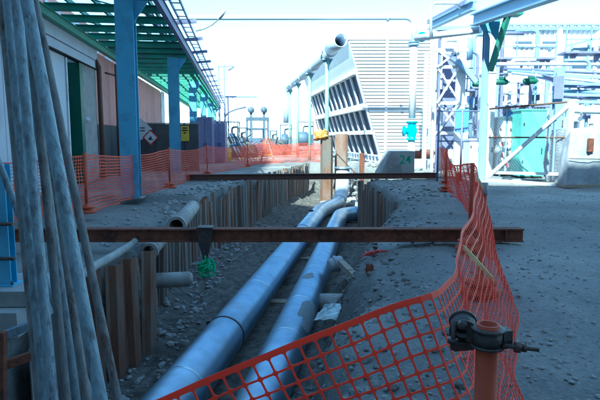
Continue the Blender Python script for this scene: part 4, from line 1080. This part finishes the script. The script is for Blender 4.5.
# lapped horizontal siding on the end wall, one board after another
nb = 36
for k in range(nb):
    z0, z1 = H * k / nb, H * (k + 1) / nb
    x0, x1 = edge_x(z0), edge_x(z1)
    MB().prism([(x0, Yt - .12, z0 + .022), (tr_.x, Yt - .12, z0 + .022), (tr_.x, Yt - .03, z1), (x1, Yt - .03, z1)], (0, .06, 0)).build('siding_board', M['cream'], t)
core = MB().prism([(bl_.x + .1, Yt + .04, 0), (tr_.x, Yt + .04, 0), (tr_.x, Yt + .04, H), (tl.x + 1.1, Yt + .04, H), (tl.x + .55, Yt + .04, H * .78)], TD * TLEN).build('inner_wall', M['louvre'], t)
MB().box((P(386, 100, Yt).x, Yt - .06, H / 2), (.16, .08, H)).build('corner_trim', M['white'], t)
def TF(s, z, o=0.0): return Vector((edge_x(z) - o, Yt, z)) + TD * s
bands = [(0.76, 0.985), (0.49, 0.725), (0.27, 0.44), (0.06, 0.235)]
MB().add([TF(-.02, H * .76, .05), TF(TLEN, H * .76, .05), TF(TLEN, H * 1.0, .05), TF(-.02, H * 1.0, .05), TF(-.02, H * .76, -.2), TF(TLEN, H * .76, -.2), TF(TLEN, H, -.2), TF(-.02, H, -.2)],
         [(0, 1, 2, 3), (7, 6, 5, 4), (0, 4, 5, 1), (3, 2, 6, 7), (0, 3, 7, 4), (1, 5, 6, 2)]).build('fascia', M['cream'], t)
nm = 12
for bi, (f0, f1) in enumerate(bands[1:]):
    for k in range(nm + 1):
        s = min(TLEN - .1, k * TLEN / nm + .04)
        MB().bar(TF(s, H * f0, .1), TF(s, H * f1, .1), 0.26, 0.1, NV).build('mullion', M['white'], t)
    nsl = 4
    for q in range(nsl):
        z = H * lerp(f0, f1, (q + .5) / nsl)
        MB().bar(TF(.06, z, -.2), TF(TLEN, z, -.2), 0.3, 0.03, Vector((.75, 0, .66))).build('louvre', M['louvre'], t)
for f0, f1 in ((.725, .762), (.44, .49), (.235, .27), (.0, .06)):
    MB().bar(TF(-.03, H * (f0 + f1) / 2, .12), TF(TLEN, H * (f0 + f1) / 2, .12), 0.34, H * (f1 - f0)).build('girt', M['white'], t)
for k in range(24): MB().bar(TF(k * TLEN / 24, H * .02, .3), TF(k * TLEN / 24, H * .05, .32), .2, .12, NV).build('drip_bracket', M['louvre'], t)
# deck railing
MB().prism([(tl.x - .25, Yt - .12, H + .003), (tr_.x, Yt - .12, H + .003), (tr_.x, Yt + TLEN, H + .003), (tl.x - .25 - .13 * TLEN, Yt + TLEN, H + .003)], (0, 0, .12)).build('deck', M['white'], t)
for k in range(8): x = lerp(tl.x, tr_.x - .1, k / 7); MB().bar((x, Yt, H + .12), (x, Yt, H + 1.15), .05, .05, (0, 1, 0)).build('railing_post', M['white'], t)
for z in (.6, 1.15): MB().bar((tl.x - .03, Yt, H + z), (tr_.x, Yt, H + z), .05, .05).build('railing', M['white'], t)
for k in range(1, 12): q = Vector((tl.x, Yt, H)) + TD * (k * 1.8); MB().bar(q + Vector((0, 0, .12)), q + Vector((0, 0, 1.13)), .05, .05, (0, 1, 0)).build('railing_post', M['white'], t)
for z in (.58, 1.13): MB().bar(Vector((tl.x, Yt, H + z)), Vector((tl.x, Yt, H + z)) + TD * TLEN, .05, .05).build('railing', M['white'], t)

# ================================================================ PLANT on the far side of the yard
# white clad process building behind everything
Yw = 33.0
x0, x1 = P(436, 100, Yw).x, P(600, 100, Yw).x + 10
zt = P(500, 30, Yw).z
t = thing('process_building', ((x0 + x1) / 2, Yw, 0), 'long white ribbed process building behind the pipe rack', 'building')
MB().box(((x0 + x1) / 2, Yw + 4, zt / 2), (x1 - x0, 7.9, zt)).build('wall', M['white'], t)
rib = MB()
for k in range(int((x1 - x0) / .3)):
    x = x0 + .15 + k * .3
    rib.box((x, Yw + .02, zt * .5), (.09, .05, zt - .1))
rib.build('cladding_rib', M['white'], t)['kind'] = 'stuff'
MB().box(((x0 + x1) / 2, Yw - .05, zt + .08), (x1 - x0 + .3, .3, .22)).build('eaves_trim', M['bluelight'], t)
for (xa, xb, ya, yb) in ((514, 533, 40, 45), (541, 559, 40, 45), (498, 508, 60, 72), (571, 580, 58, 69), (585, 597, 58, 69), (541, 551, 103, 110), (462, 478, 100, 106)):
    a, b = P(xa, ya, Yw - .06), P(xb, yb, Yw - .06)
    w = MB().box(((a.x + b.x) / 2, Yw - .04, (a.z + b.z) / 2), (b.x - a.x, .06, a.z - b.z)).build('window', M['white'], t)
    MB().box(((a.x + b.x) / 2, Yw - .08, (a.z + b.z) / 2), (b.x - a.x - .16, .03, a.z - b.z - .14)).build('pane', M['machine'], w)
    MB().box(((a.x + b.x) / 2, Yw - .1, b.z - .05), (b.x - a.x + .1, .14, .06)).build('sill', M['bluelight'], w)
# louvred stack house, far end
Ys = 30.0
a, b = P(571, 43, Ys), P(640, 43, Ys)
t = thing('louvre_house', ((a.x + b.x) / 2, Ys, 0), 'pale louvred plant house rising at the picture edge', 'building')
MB().box(((a.x + b.x) / 2, Ys + 1.3, a.z / 2), (b.x - a.x, 2.4, a.z)).build('wall', M['white'], t)
for k in range(11):
    z = a.z - .3 - k * .33
    MB().box(((a.x + b.x) / 2, Ys + .05, z), (b.x - a.x - .2, .2, .03), m=Matrix.Rotation(R(-35), 3, 'X')).build('louvre', M['bluelight'], t)
for x in (a.x, a.x + .9, a.x + 1.8, a.x + 2.7): MB().box((x + .05, Ys - .02, a.z / 2 + 1.6), (.09, .12, a.z - 3.2)).build('mullion', M['bluelight'], t)
MB().bar(P(566, 46, Ys - .4), P(640, 28, Ys - .4), .1, .12).build('roof_strut', M['bluelight'], t)
MB().bar(P(593, 56, Ys - .2), P(612, 30, Ys - .2), .06, .06).build('brace', M['lilac'], t)
# lattice girder on the roof line
Yg = 27.0
t = thing('lattice_girder', (P(550, 100, Yg).x, Yg, 0), 'long pale lattice girder spanning above the pipe rack', 'girder')
za, zb_ = P(550, 24.5, Yg).z, P(550, 28.5, Yg).z; xa, xb = P(497, 26, Yg).x, P(640, 26, Yg).x
for z in (za, zb_): MB().bar((xa, Yg, z), (xb, Yg, z), .09, .07).build('chord', M['bluelight'], t)
n = 40
for k in range(n):
    x = lerp(xa, xb, k / n); x2 = lerp(xa, xb, (k + 1) / n)
    MB().bar((x, Yg, zb_ if k % 2 else za), (x2, Yg, za if k % 2 else zb_), .04, .04).build('web', M['lilac'], t)
for x in (498, 560, 632): q = P(x, 28, Yg); MB().bar((q.x, Yg + .02, 0), (q.x, Yg + .02, zb_ - .05), .22, .22, (0, 1, 0)).build('post', M['white'], t)
# main column with bracket, sloping bridge beams above, green brace
Yc = 19.4
cx = P(484, 100, Yc).x
def cz(y): return P(484, y, Yc).z
t = thing('bridge_column', (cx, Yc, 0), 'tall pale blue column with blue head plate and green knee brace', 'column')
MB().ibeam((cx, Yc, 0), (cx, Yc, cz(27)), .2, .2, .025, .02, (0, 1, 0)).build('column', M['bluelight'], t)
MB().prism([(P(475, 21, Yc).x, Yc - .14, cz(19)), (P(499, 21, Yc).x, Yc - .14, cz(20)), (P(497, 21, Yc).x, Yc - .14, cz(43)), (P(489, 21, Yc).x, Yc - .14, cz(32)), (P(482, 21, Yc).x, Yc - .14, cz(32))], (0, .03, 0)).build('head_plate', M['blue'], t)
MB().bar(P(490, 71, Yc - .1), P(508, 15, Yc - .7), .16, .16).build('knee_brace', M['green'], t)
MB().box(P(506, 14, Yc - .6), (1.0, .5, .12)).build('brace_cap', M['green'], t)
MB().box((cx, Yc, .02), (.5, .5, .04)).build('base_plate', M['greywall'], t)
t = thing('bridge_girder', P(475, 20, Yc), 'heavy pale blue girder climbing overhead from the column', 'girder', 'overhead girders')
MB().ibeam(P(474, 20, 19.6), P(575, -16, 13.0), .3, .42, .05, .05).build('girder', M['bluelight'], t)
MB().bar(P(479, 17, 20.3), P(575, -26, 13.4), .12, .25).build('side_rail', M['blue'], t)
t = thing('bridge_girder', P(432, 27, 25), 'slimmer pale girder sloping up behind the pipe loop', 'girder', 'overhead girders')
MB().ibeam(P(430, 26, 26), P(474, 5, 21), .25, .35, .05, .05).build('girder', M['bluelight'], t)
MB().bar(P(428, 22, 26.5), P(466, 2, 21.5), .1, .18).build('side_rail', M['lilac'], t)
# white pipe loop and the pipe running into the bracket
Yl = 21.0
t = thing('loop_pipe', P(431, 35, Yl), 'white pipe loop rising and turning beside the sloping girder', 'pipe')
MB().tube(bend([P(431, 37, Yl), P(431, 3, Yl), P(457, 3, Yl), P(460, 8, Yl + 1)], .25), .055, 12).build('run', M['white'], t)
t = thing('header_pipe', P(420, 37, Yl), 'thick white header pipe running into the blue head plate', 'pipe')
MB().tube([P(416, 38, Yl + 1.2), P(481, 29.5, Yc + .3)], .13, 16).build('run', M['white'], t)
MB().lathe(P(422, 37, Yl + 1.1), [(.13, -.05), (.2, -.05), (.2, .05), (.13, .05)], 16, P(481, 29.5, Yc) - P(416, 38, Yl + 1.2)).build('flange', M['cyan'], t)
# steel access tower with X bracing
Ya = 25.0
def ap(x, y, dy=0): return P(x, y, Ya + dy)
t = thing('access_tower', (ap(450, 100).x, Ya, 0), 'white braced access tower with grey lilac cladding beside the cooling tower', 'tower')
for x, w, m in ((435, .1, 'white'), (440, .1, 'lilac'), (462, .42, 'white')):
    q = ap(x, 38); MB().bar((q.x, Ya, 0), (q.x, Ya, q.z), w, .2, (0, 1, 0)).build('post', M[m], t)
for x in (438, 458): q = ap(x, 45); MB().bar((q.x, Ya + 2.2, 0), (q.x, Ya + 2.2, q.z), .18, .18, (0, 1, 0)).build('post', M['white'], t)
for ya, yb in ((50, 67), (67, 103), (103, 133)):
    MB().bar(ap(437, ya, -.12), ap(460, yb, -.12), .1, .08).build('brace', M['white'], t)
    MB().bar(ap(459, ya, -.2), ap(437, yb, -.2), .1, .08).build('brace', M['white'], t)
for y in (50, 67, 103, 133): MB().bar(ap(434, y, -.06), ap(468, y, -.06), .12, .14).build('ledger', M['white'], t)
for ya, yb in ((53, 80), (81, 108), (109, 150)):
    a, b = ap(443, ya, 1.2), ap(456, yb, 1.2); MB().box(((a.x + b.x) / 2, Ya + 1.2, (a.z + b.z) / 2), (b.x - a.x, .06, a.z - b.z - .05)).build('cladding_panel', M['lilac'], t)
a, b = ap(459, 38, .8), ap(472, 60, .8)
MB().lathe(((a.x + b.x) / 2, Ya + .8, b.z), [(0, 0), (.35, .02), (.35, a.z - b.z - .2), (.2, a.z - b.z), (0, a.z - b.z)], 20).build('vessel', M['bluelight'], t)
MB().bar(ap(457, 60, -.3), ap(476, 82, -.3), .2, .2).build('chute', M['bluelight'], t)
# risers, conduits and handrails on the process building front
rc = random.Random(17)
risers = [(444, 40, 150, 29.5, .1, 'white'), (474, 34, 150, 28, .12, 'bluelight'), (478, 52, 160, 26, .07, 'lilac'), (503, 33, 120, 29, .1, 'lilac'), (511, 60, 175, 25.5, .09, 'white'), (519, 84, 178, 24, .06, 'lilac'), (538, 30, 104, 29, .12, 'bluelight'),
          (550, 46, 112, 28, .08, 'white'), (566, 60, 110, 25, .07, 'lilac'), (577, 98, 128, 22, .08, 'white'), (590, 60, 130, 23, .07, 'bluelight'), (597, 32, 100, 26, .1, 'white')]
wr = ['beside the lilac cladding', 'rising past the vessel', 'close behind the tall column', 'left of the first wall windows', 'reaching the ground by the striped boards', 'thin and short, by the mint cabinet', 'up the wall between the window pairs', 'meeting the rack end', 'dropping beside the rack column', 'short, over the covered crate', 'crossing the rack pipes', 'tallest, at the picture edge']
for (x, ya, yb, Y, r, m), w_ in zip(risers, wr):
    a = P(x, ya, Y); t = thing('riser_pipe', (a.x, Y, 0), 'vertical plant pipe ' + w_, 'pipe', 'risers before the process building')
    el = rc.choice((-1, 1)) * rc.uniform(.5, 1.3)
    MB().tube(bend([(a.x + el, Y + .1, a.z), (a.x, Y, a.z), (a.x, Y, 0)], .3), r, 12).build('run', M[m], t)
    for f in (.35, .7): MB().lathe((a.x, Y, a.z * f), [(r, -.03), (r * 1.7, -.03), (r * 1.7, .03), (r, .03)], 12).build('flange', M[m], t)
    MB().box((a.x, Y, a.z * .52), (r * 3.4, r * 3, r * 3.2)).build('valve_body', M[rc.choice(('green', 'machine', 'bluepanel', 'lilac'))], t)
for k, (xa, xb, y, Y, lb) in enumerate(((437, 482, 90, 26.5, 'grating walkway with handrail on the access tower'), (497, 556, 58, 26.5, 'long walkway with handrail under the wall windows'), (500, 552, 106, 25.0, 'low walkway with handrail above the mint cabinet'), (566, 640, 52, 24.0, 'walkway with handrail on the louvred plant house'))):
    a, b = P(xa, y, Y), P(xb, y, Y)
    t = thing('walkway', a, lb, 'walkway', 'walkways on the plant')
    MB().box(((a.x + b.x) / 2, Y + .4, a.z), (b.x - a.x, .8, .09)).build('grating', M['lilac'], t)
    n = max(3, int((b.x - a.x) / 1.1))
    for q in range(n + 1): x = lerp(a.x, b.x, q / n); MB().bar((x, Y + .02, a.z), (x, Y + .02, a.z + 1.05), .05, .05, (0, 1, 0)).build('stanchion', M['bluelight'], t)
    for z in (.55, 1.05): MB().bar((a.x, Y + .02, a.z + z), (b.x, Y + .02, a.z + z), .05, .05).build('handrail', M['bluelight'], t)
    for q in (a.x + .2, b.x - .2): MB().bar((q, Y + .4, 0), (q, Y + .4, a.z - .04), .14, .14, (0, 1, 0)).build('post', M['bluelight'], t)
    for q in range(n): x = lerp(a.x, b.x, (q + .5) / n); MB().prism([(x, Y + .05, a.z - .05), (x, Y + .75, a.z - .05), (x, Y + .75, a.z - .5)], (.05, 0, 0)).build('bracket', M['lilac'], t)
# blue panel hanging on the fence line
a, b = P(455.5, 109, 20.6), P(468.5, 133, 20.6)
t = thing('blue_sheet', ((a.x + b.x) / 2, 20.6, b.z), 'plain bright blue sheet fixed to the chain link fence', 'panel')
MB().prism([(a.x, 20.6, a.z), (b.x, 20.6, a.z), (b.x - .02, 20.6, b.z + .08), (b.x - .18, 20.6, b.z), (a.x, 20.6, b.z + .03)], (0, .02, 0)).build('sheet', M['bluepanel'], t)
MB().bar((a.x, 20.64, a.z - .1), (b.x, 20.64, a.z - .1), .03, .04).build('batten', M['white'], t)

# pipe rack: pipes are things of their own
def rackpipe(a, b, r, m, label):
    t = thing('rack_pipe', a, label, 'pipe', 'pipes on the rack')
    MB().tube([a, b], r, 14).build('run', M[m], t)
    d = (b - a)
    for f in (.22, .7): MB().lathe(a + d * f, [(r, -.03), (r * 1.5, -.03), (r * 1.5, .03), (r, .03)], 14, d).build('flange', M[m], t)
rackpipe(P(497, 64, 24), P(640, 64.5, 24), .075, 'pipeblue', 'pale blue pipe running along the upper level of the rack')
rackpipe(P(505, 69, 24), P(640, 74, 20), .07, 'lilac', 'grey lilac pipe just below the upper rack level')
rackpipe(P(508, 71, 23.6), P(640, 79, 19.6), .07, 'bluelight', 'pale blue pipe converging on the rack end, second from top')
rackpipe(P(512, 73, 23.2), P(640, 86, 19.2), .06, 'pipeblue', 'thin pale pipe third from top at the rack end')
rackpipe(P(563, 86, 21), P(640, 88.5, 19), .06, 'lilac', 'thin grey lilac pipe at the middle rack level')
rackpipe(P(563, 91, 21), P(640, 94, 19), .08, 'bluelight', 'pale pipe at the lower middle rack level')
rackpipe(P(563, 96.5, 21), P(640, 99, 19), .06, 'lilac', 'lowest thin grey pipe on the rack')
rackpipe(P(566, 109.5, 19.5), P(640, 111.5, 18.5), .13, 'white', 'fat white pipe above the tarpaulin covered crate')
t = thing('pipe_rack', (P(559, 140, 20.5).x, 20.5, 0), 'pale blue steel pipe rack frame carrying the bundled pipes', 'pipe rack')
for x, Y in ((559, 20.6), (612, 19.4)):
    q = P(x, 77, Y); MB().ibeam((q.x, Y, 0), (q.x, Y, q.z + .35), .3, .25, .03, .02, (0, 1, 0)).build('column', M['bluelight'], t)
MB().ibeam(P(519, 70, 24.6), P(559, 81, 20.7), .14, .2, .03, .03).build('sloping_beam', M['lilac'], t)
for y in (76, 83, 94, 101): MB().bar(P(555, y, 20.75), P(640, y + 2.5, 19.2), .1, .1).build('bearer', M['bluelight'], t)
q = P(559, 88, 20.3)
MB().prism([(q.x - .17, q.y, q.z - .4), (q.x + .17, q.y, q.z - .4), (q.x + .17, q.y, q.z + .45), (q.x - .17, q.y, q.z + .45)], (0, .05, 0)).build('splice_plate', M['lilac'], t)
# green motors on the rack
for x, y, Y, lb in ((502, 82, 24.5, 'small dark green motor next to the tall column'), (531, 81, 24.0, 'green valve motor under the sloping rack beam'), (480, 84, 25.2, 'dark green housing behind the tall column')):
    c = P(x, y, Y); t = thing('motor', c, lb, 'motor', 'green motors about the rack')
    MB().lathe(c - Vector((.34, 0, 0)), [(0, 0), (.1, 0), (.12, .03), (.12, .55), (.08, .6), (.03, .61), (.03, .7), (0, .7)], 18, (1, 0, 0)).build('housing', M['darkgreen'], t)
    for k in range(5): MB().lathe(c - Vector((.22 - .09 * k, 0, 0)), [(.11, 0), (.135, 0), (.135, .02), (.11, .02)], 18, (1, 0, 0)).build('fin', M['darkgreen'], t)
    MB().box(c + Vector((0, -.02, .16)), (.24, .18, .12)).build('terminal_box', M['darkgreen'], t)
    MB().bar(c + Vector((0, 0, -.14)), (c.x, c.y, 0), .12, .12, (0, 1, 0)).build('pedestal', M['lilac'], t)
# cabinets, skips and bits standing behind the fence
def cabinet(x0, x1, yt, Y, m, label, doors=2, name='cabinet', d=.9):
    a, b = P(x0, yt, Y), P(x1, yt, Y); w = b.x - a.x; h = a.z
    t = thing(name, ((a.x + b.x) / 2, Y, 0), label, 'cabinet', 'cabinets behind the fence')
    MB().box(((a.x + b.x) / 2, Y + d / 2, h / 2 + .05), (w, d, h - .1)).build('body', M[m], t)
    MB().box(((a.x + b.x) / 2, Y + d / 2, .05), (w - .1, d - .1, .1)).build('plinth', M['dark'], t)
    MB().box(((a.x + b.x) / 2, Y + d / 2, h + .03), (w + .08, d + .08, .06)).build('lid', M[m], t)
    for q in range(doors):
        dd = MB().box((lerp(a.x, b.x, (q + .5) / doors), Y - .015, h / 2 + .05), (w / doors - .05, .03, h - .3)).build('door', M[m], t)
        MB().box((lerp(a.x, b.x, (q + .85) / doors), Y - .05, 1.1), (.03, .05, .22)).build('handle', M['dark'], dd)
        for z in (.25, .8): MB().box((lerp(a.x, b.x, (q + .1) / doors), Y - .035, h * z), (.05, .03, .12)).build('hinge', M['dark'], dd)
    return t
cabinet(522, 547, 110.5, 20.9, 'mint', 'tall mint green cabinet behind the gate brace', 1)
cabinet(486.5, 496.5, 73, 22.5, 'white', 'narrow very tall white cabinet behind the main column', 1)
cabinet(500, 520, 118, 22.2, 'white', 'white cabinet with red stripes next to the mint one', 2)
cabinet(549, 562, 116, 22.0, 'white', 'white cabinet with rusty corners between the mint one and the gate post', 1)
cabinet(470, 480, 140, 23.0, 'white', 'low white box behind the blue sheet', 1)
t = thing('barrier_board', (P(508, 150, 21.8).x, 21.8, 0), 'red and white striped boards leaning behind the gate', 'barrier board')
for k, y in enumerate((141, 152, 163)):
    a, b = P(499, y + 4, 21.8), P(519, y - 1, 21.8); bb = MB().bar(a, b, .03, .2).build('board', M['white'], t)
    for q in range(4):
        m0 = a.lerp(b, .1 + .24 * q); m1 = a.lerp(b, .2 + .24 * q); MB().bar(m0 - Vector((0, .018, 0)), m1 - Vector((0, .018, 0)), .01, .17).build('stripe', M['redpaint'], bb)
for x in (501, 517): q = P(x, 140, 21.85); MB().bar((q.x, 21.85, 0), (q.x, 21.85, q.z), .05, .05, (0, 1, 0)).build('stand', M['white'], t)
# steel A-frames and rusty brackets near the gate post
for k, (x, y, lb) in enumerate(((558, 124, 'rusty bracket high on the white cabinet by the gate post'), (557, 157, 'rusty bracket low on the white cabinet by the gate post'))):
    q = P(x, y, 21.5); single('bracket', MB().prism([q + Vector((-.15, 0, -.1)), q + Vector((.2, 0, -.15)), q + Vector((.2, 0, .15)), q + Vector((.05, 0, .12))], (0, .4, 0)), M['rust'], lb, 'bracket')
q = P(555, 173, 19.6); q.z = 0; single('timber_wedge', MB().prism([q + Vector((-.3, 0, 0)), q + Vector((.5, 0, 0)), q + Vector((.5, 0, .42)), q + Vector((.2, 0, .36))], (0, .3, 0)), M['timber'], 'brown timber wedge at the foot of the gate', 'timber')
# tarpaulin-covered crate
c0 = P(568, 187, 16.9)
t = thing('covered_crate', (9.9, 17.6, 0), 'dirty white tarpaulin covered crate at the picture edge', 'crate')
mb = MB(); n = 22; m_ = 14; vs = []
W, Dp, Hh = 2.1, 1.6, 1.85
x0c = P(569, 160, 17.0).x
per = []
for k in range(n * 4):
    sd, f = divmod(k, n); f /= n
    per.append([(f, 0), (1, f), (1 - f, 1), (0, 1 - f)][sd])
for r in range(m_):
    v = r / (m_ - 1)
    for (px, py) in per:
        bul = 0.05 * math.sin(v * math.pi) 
        nz_ = 0.09 * noise.noise(Vector((px * 5, py * 5, v * 1.3))) + 0.035 * noise.noise(Vector((px * 16, py * 16, v * 4)))
        cxn, cyn = px - .5, py - .5
        k_ = 1 + (bul + nz_) - 0.05 * v
        vs.append(Vector((x0c + W / 2 + cxn * W * k_, 17.0 + Dp / 2 + cyn * Dp * k_, 0.02 + v * Hh + (0.05 * noise.noise(Vector((px * 4, py * 4, 9))) if r == m_ - 1 else 0))))
nn = n * 4
fs = [(r * nn + k, r * nn + (k + 1) % nn, (r + 1) * nn + (k + 1) % nn, (r + 1) * nn + k) for r in range(m_ - 1) for k in range(nn)]
mb.add(vs, fs, True)
top0 = len(mb.v); mb.v.append((x0c + W / 2, 17 + Dp / 2, Hh + .12))
for k in range(nn): mb.f.append(((m_ - 1) * nn + k, (m_ - 1) * nn + (k + 1) % nn, top0)); mb.sm.append(True)
mb.build('tarpaulin', M['tarp'], t)
MB().box((x0c + .62, 16.93, 1.38), (.16, .1, .42), .2).build('strap_plate', M['rust'], t)
MB().tube([(x0c - .05, 16.9, .95), (x0c + .9, 16.86, .93), (x0c + 2.1, 16.9, .97)], .012, 6).build('tie_rope', M['dark'], t)
MB().box((x0c + W / 2, 17.8, .06), (W + .2, Dp + .1, .1)).build('pallet', M['timber'], t)
# ---- chain link fence and its gate
def chainlink(a, b, z0, z1, par, sp=.11, r=.0035):
    a, b = Vector(a), Vector(b); L = (b - a).length; d = (b - a) / L; h = z1 - z0
    mb = MB()
    k = -h
    while k < L:
        for sgn in (1, -1):
            s0, s1 = max(0, k), min(L, k + h)
            if s1 - s0 > .05:
                if sgn == 1: p, q = a + d * s0 + Vector((0, 0, z0 + s0 - k)), a + d * s1 + Vector((0, 0, z0 + s1 - k))
                else: p, q = a + d * s0 + Vector((0, 0, z1 - (s0 - k))), a + d * s1 + Vector((0, 0, z1 - (s1 - k)))
                mb.tube([p, q], r, 3, cap=False, smooth=False)
        k += sp
    mb.build('wire_mesh', M['wire'], par, fixnormals=False)
g0, g1 = G(486, 181), G(566, 187)
t = thing('chain_gate', (g0 + g1) / 2, 'white framed chain link gate with a long diagonal brace', 'gate')
def gp_(f, z): q = g0.lerp(g1, f); return Vector((q.x, q.y, z))
gz = P(566, 101, g1.y).z
for f, w, m in ((0.0, .09, 'white'), (1.0, .17, 'white')): MB().bar(gp_(f, 0.02), gp_(f, gz + (.05 if f else 0)), w, w, (0, 1, 0)).build('post', M[m], t)
MB().tube([gp_(0, gz - .12), gp_(1, gz - .02)], .035, 10).build('top_rail', M['brown'], t)
MB().tube([gp_(0, 1.62), gp_(1, 1.62)], .03, 10).build('middle_rail', M['brown'], t)
MB().bar(gp_(0, .32), gp_(1, .42), .06, .1).build('bottom_rail', M['white'], t)
MB().bar(gp_(0, .05), gp_(1, .05), .14, .1).build('threshold', M['white'], t)
MB().bar(gp_(0.0, .1) - Vector((.02, .06, 0)), gp_(.995, gz - .1) - Vector((.02, .06, 0)), .1, .12).build('brace', M['white'], t)
for f in (.25, .78, .84): MB().bar(gp_(f, .35), gp_(f, gz - .1), .05, .05, (0, 1, 0)).build('upright', M['bluelight'], t)
chainlink(gp_(0, 0) * Vector((1, 1, 0)), gp_(1, 0) * Vector((1, 1, 0)), .4, gz - .15, t)
f0_, f1_ = G(437, 181), G(483, 180.5)
t = thing('chain_fence', (f0_ + f1_) / 2, 'chain link fence panel between the access tower and the main column', 'fence')
for f in (0, .5, 1):
    q = f0_.lerp(f1_, f); MB().tube([(q.x, q.y, 0), (q.x, q.y, P(437, 110, q.y).z)], .04, 10).build('post', M['lilac'], t)
for y in (111, 141): MB().tube([P(437, y, f0_.y), P(483, y, f1_.y)], .025, 8).build('rail', M['lilac'], t)
chainlink(f0_, f1_, .1, P(437, 111, f0_.y).z, t)
# kerb under the gate line, pale
t = thing('gate_kerb', g0, 'pale concrete kerb along the gate line', 'kerb')
n = 9
ka, kb = G(430, 178.5), G(640, 186)
for k in range(n):
    a, b = ka.lerp(kb, k / n), ka.lerp(kb, (k + .985) / n); a.y += .35; b.y += .35
    MB().bar(a + Vector((0, 0, .03)), b + Vector((0, 0, .03)), .3, .12).build('kerb_stone', M['greywall'], t)

# ================================================================ tall unseen building behind the viewpoint, its blocks stepped to shape the trench shade
t = thing('shading_building', (0, -8, 0), 'tall unseen building behind the viewpoint, shaped to shade the trench', 'building')
MB().box((-11.5, -13, 15.05), (13, 12, 30.1)).build('main_block', M['greywall'], t)
MB().box((-43, -13, 21.25), (49.9, 12, 42.5)).build('tall_shade_block', M['greywall'], t)  # unseen block, raised to keep the canopy rafters in shade
MB().box((-2.05, -13, 11.9), (5.8, 12, 23.8)).build('lower_block', M['greywall'], t)
MB().box((25.9, -13, 13.6), (50, 12, 27.2)).build('end_block', M['greywall'], t)  # unseen block, placed and raised to shade part of the covered crate
for k in range(10): MB().box((-52 + k * 10.2, -6.94, 9), (4, .1, 3)).build('window', M['machine'], t)
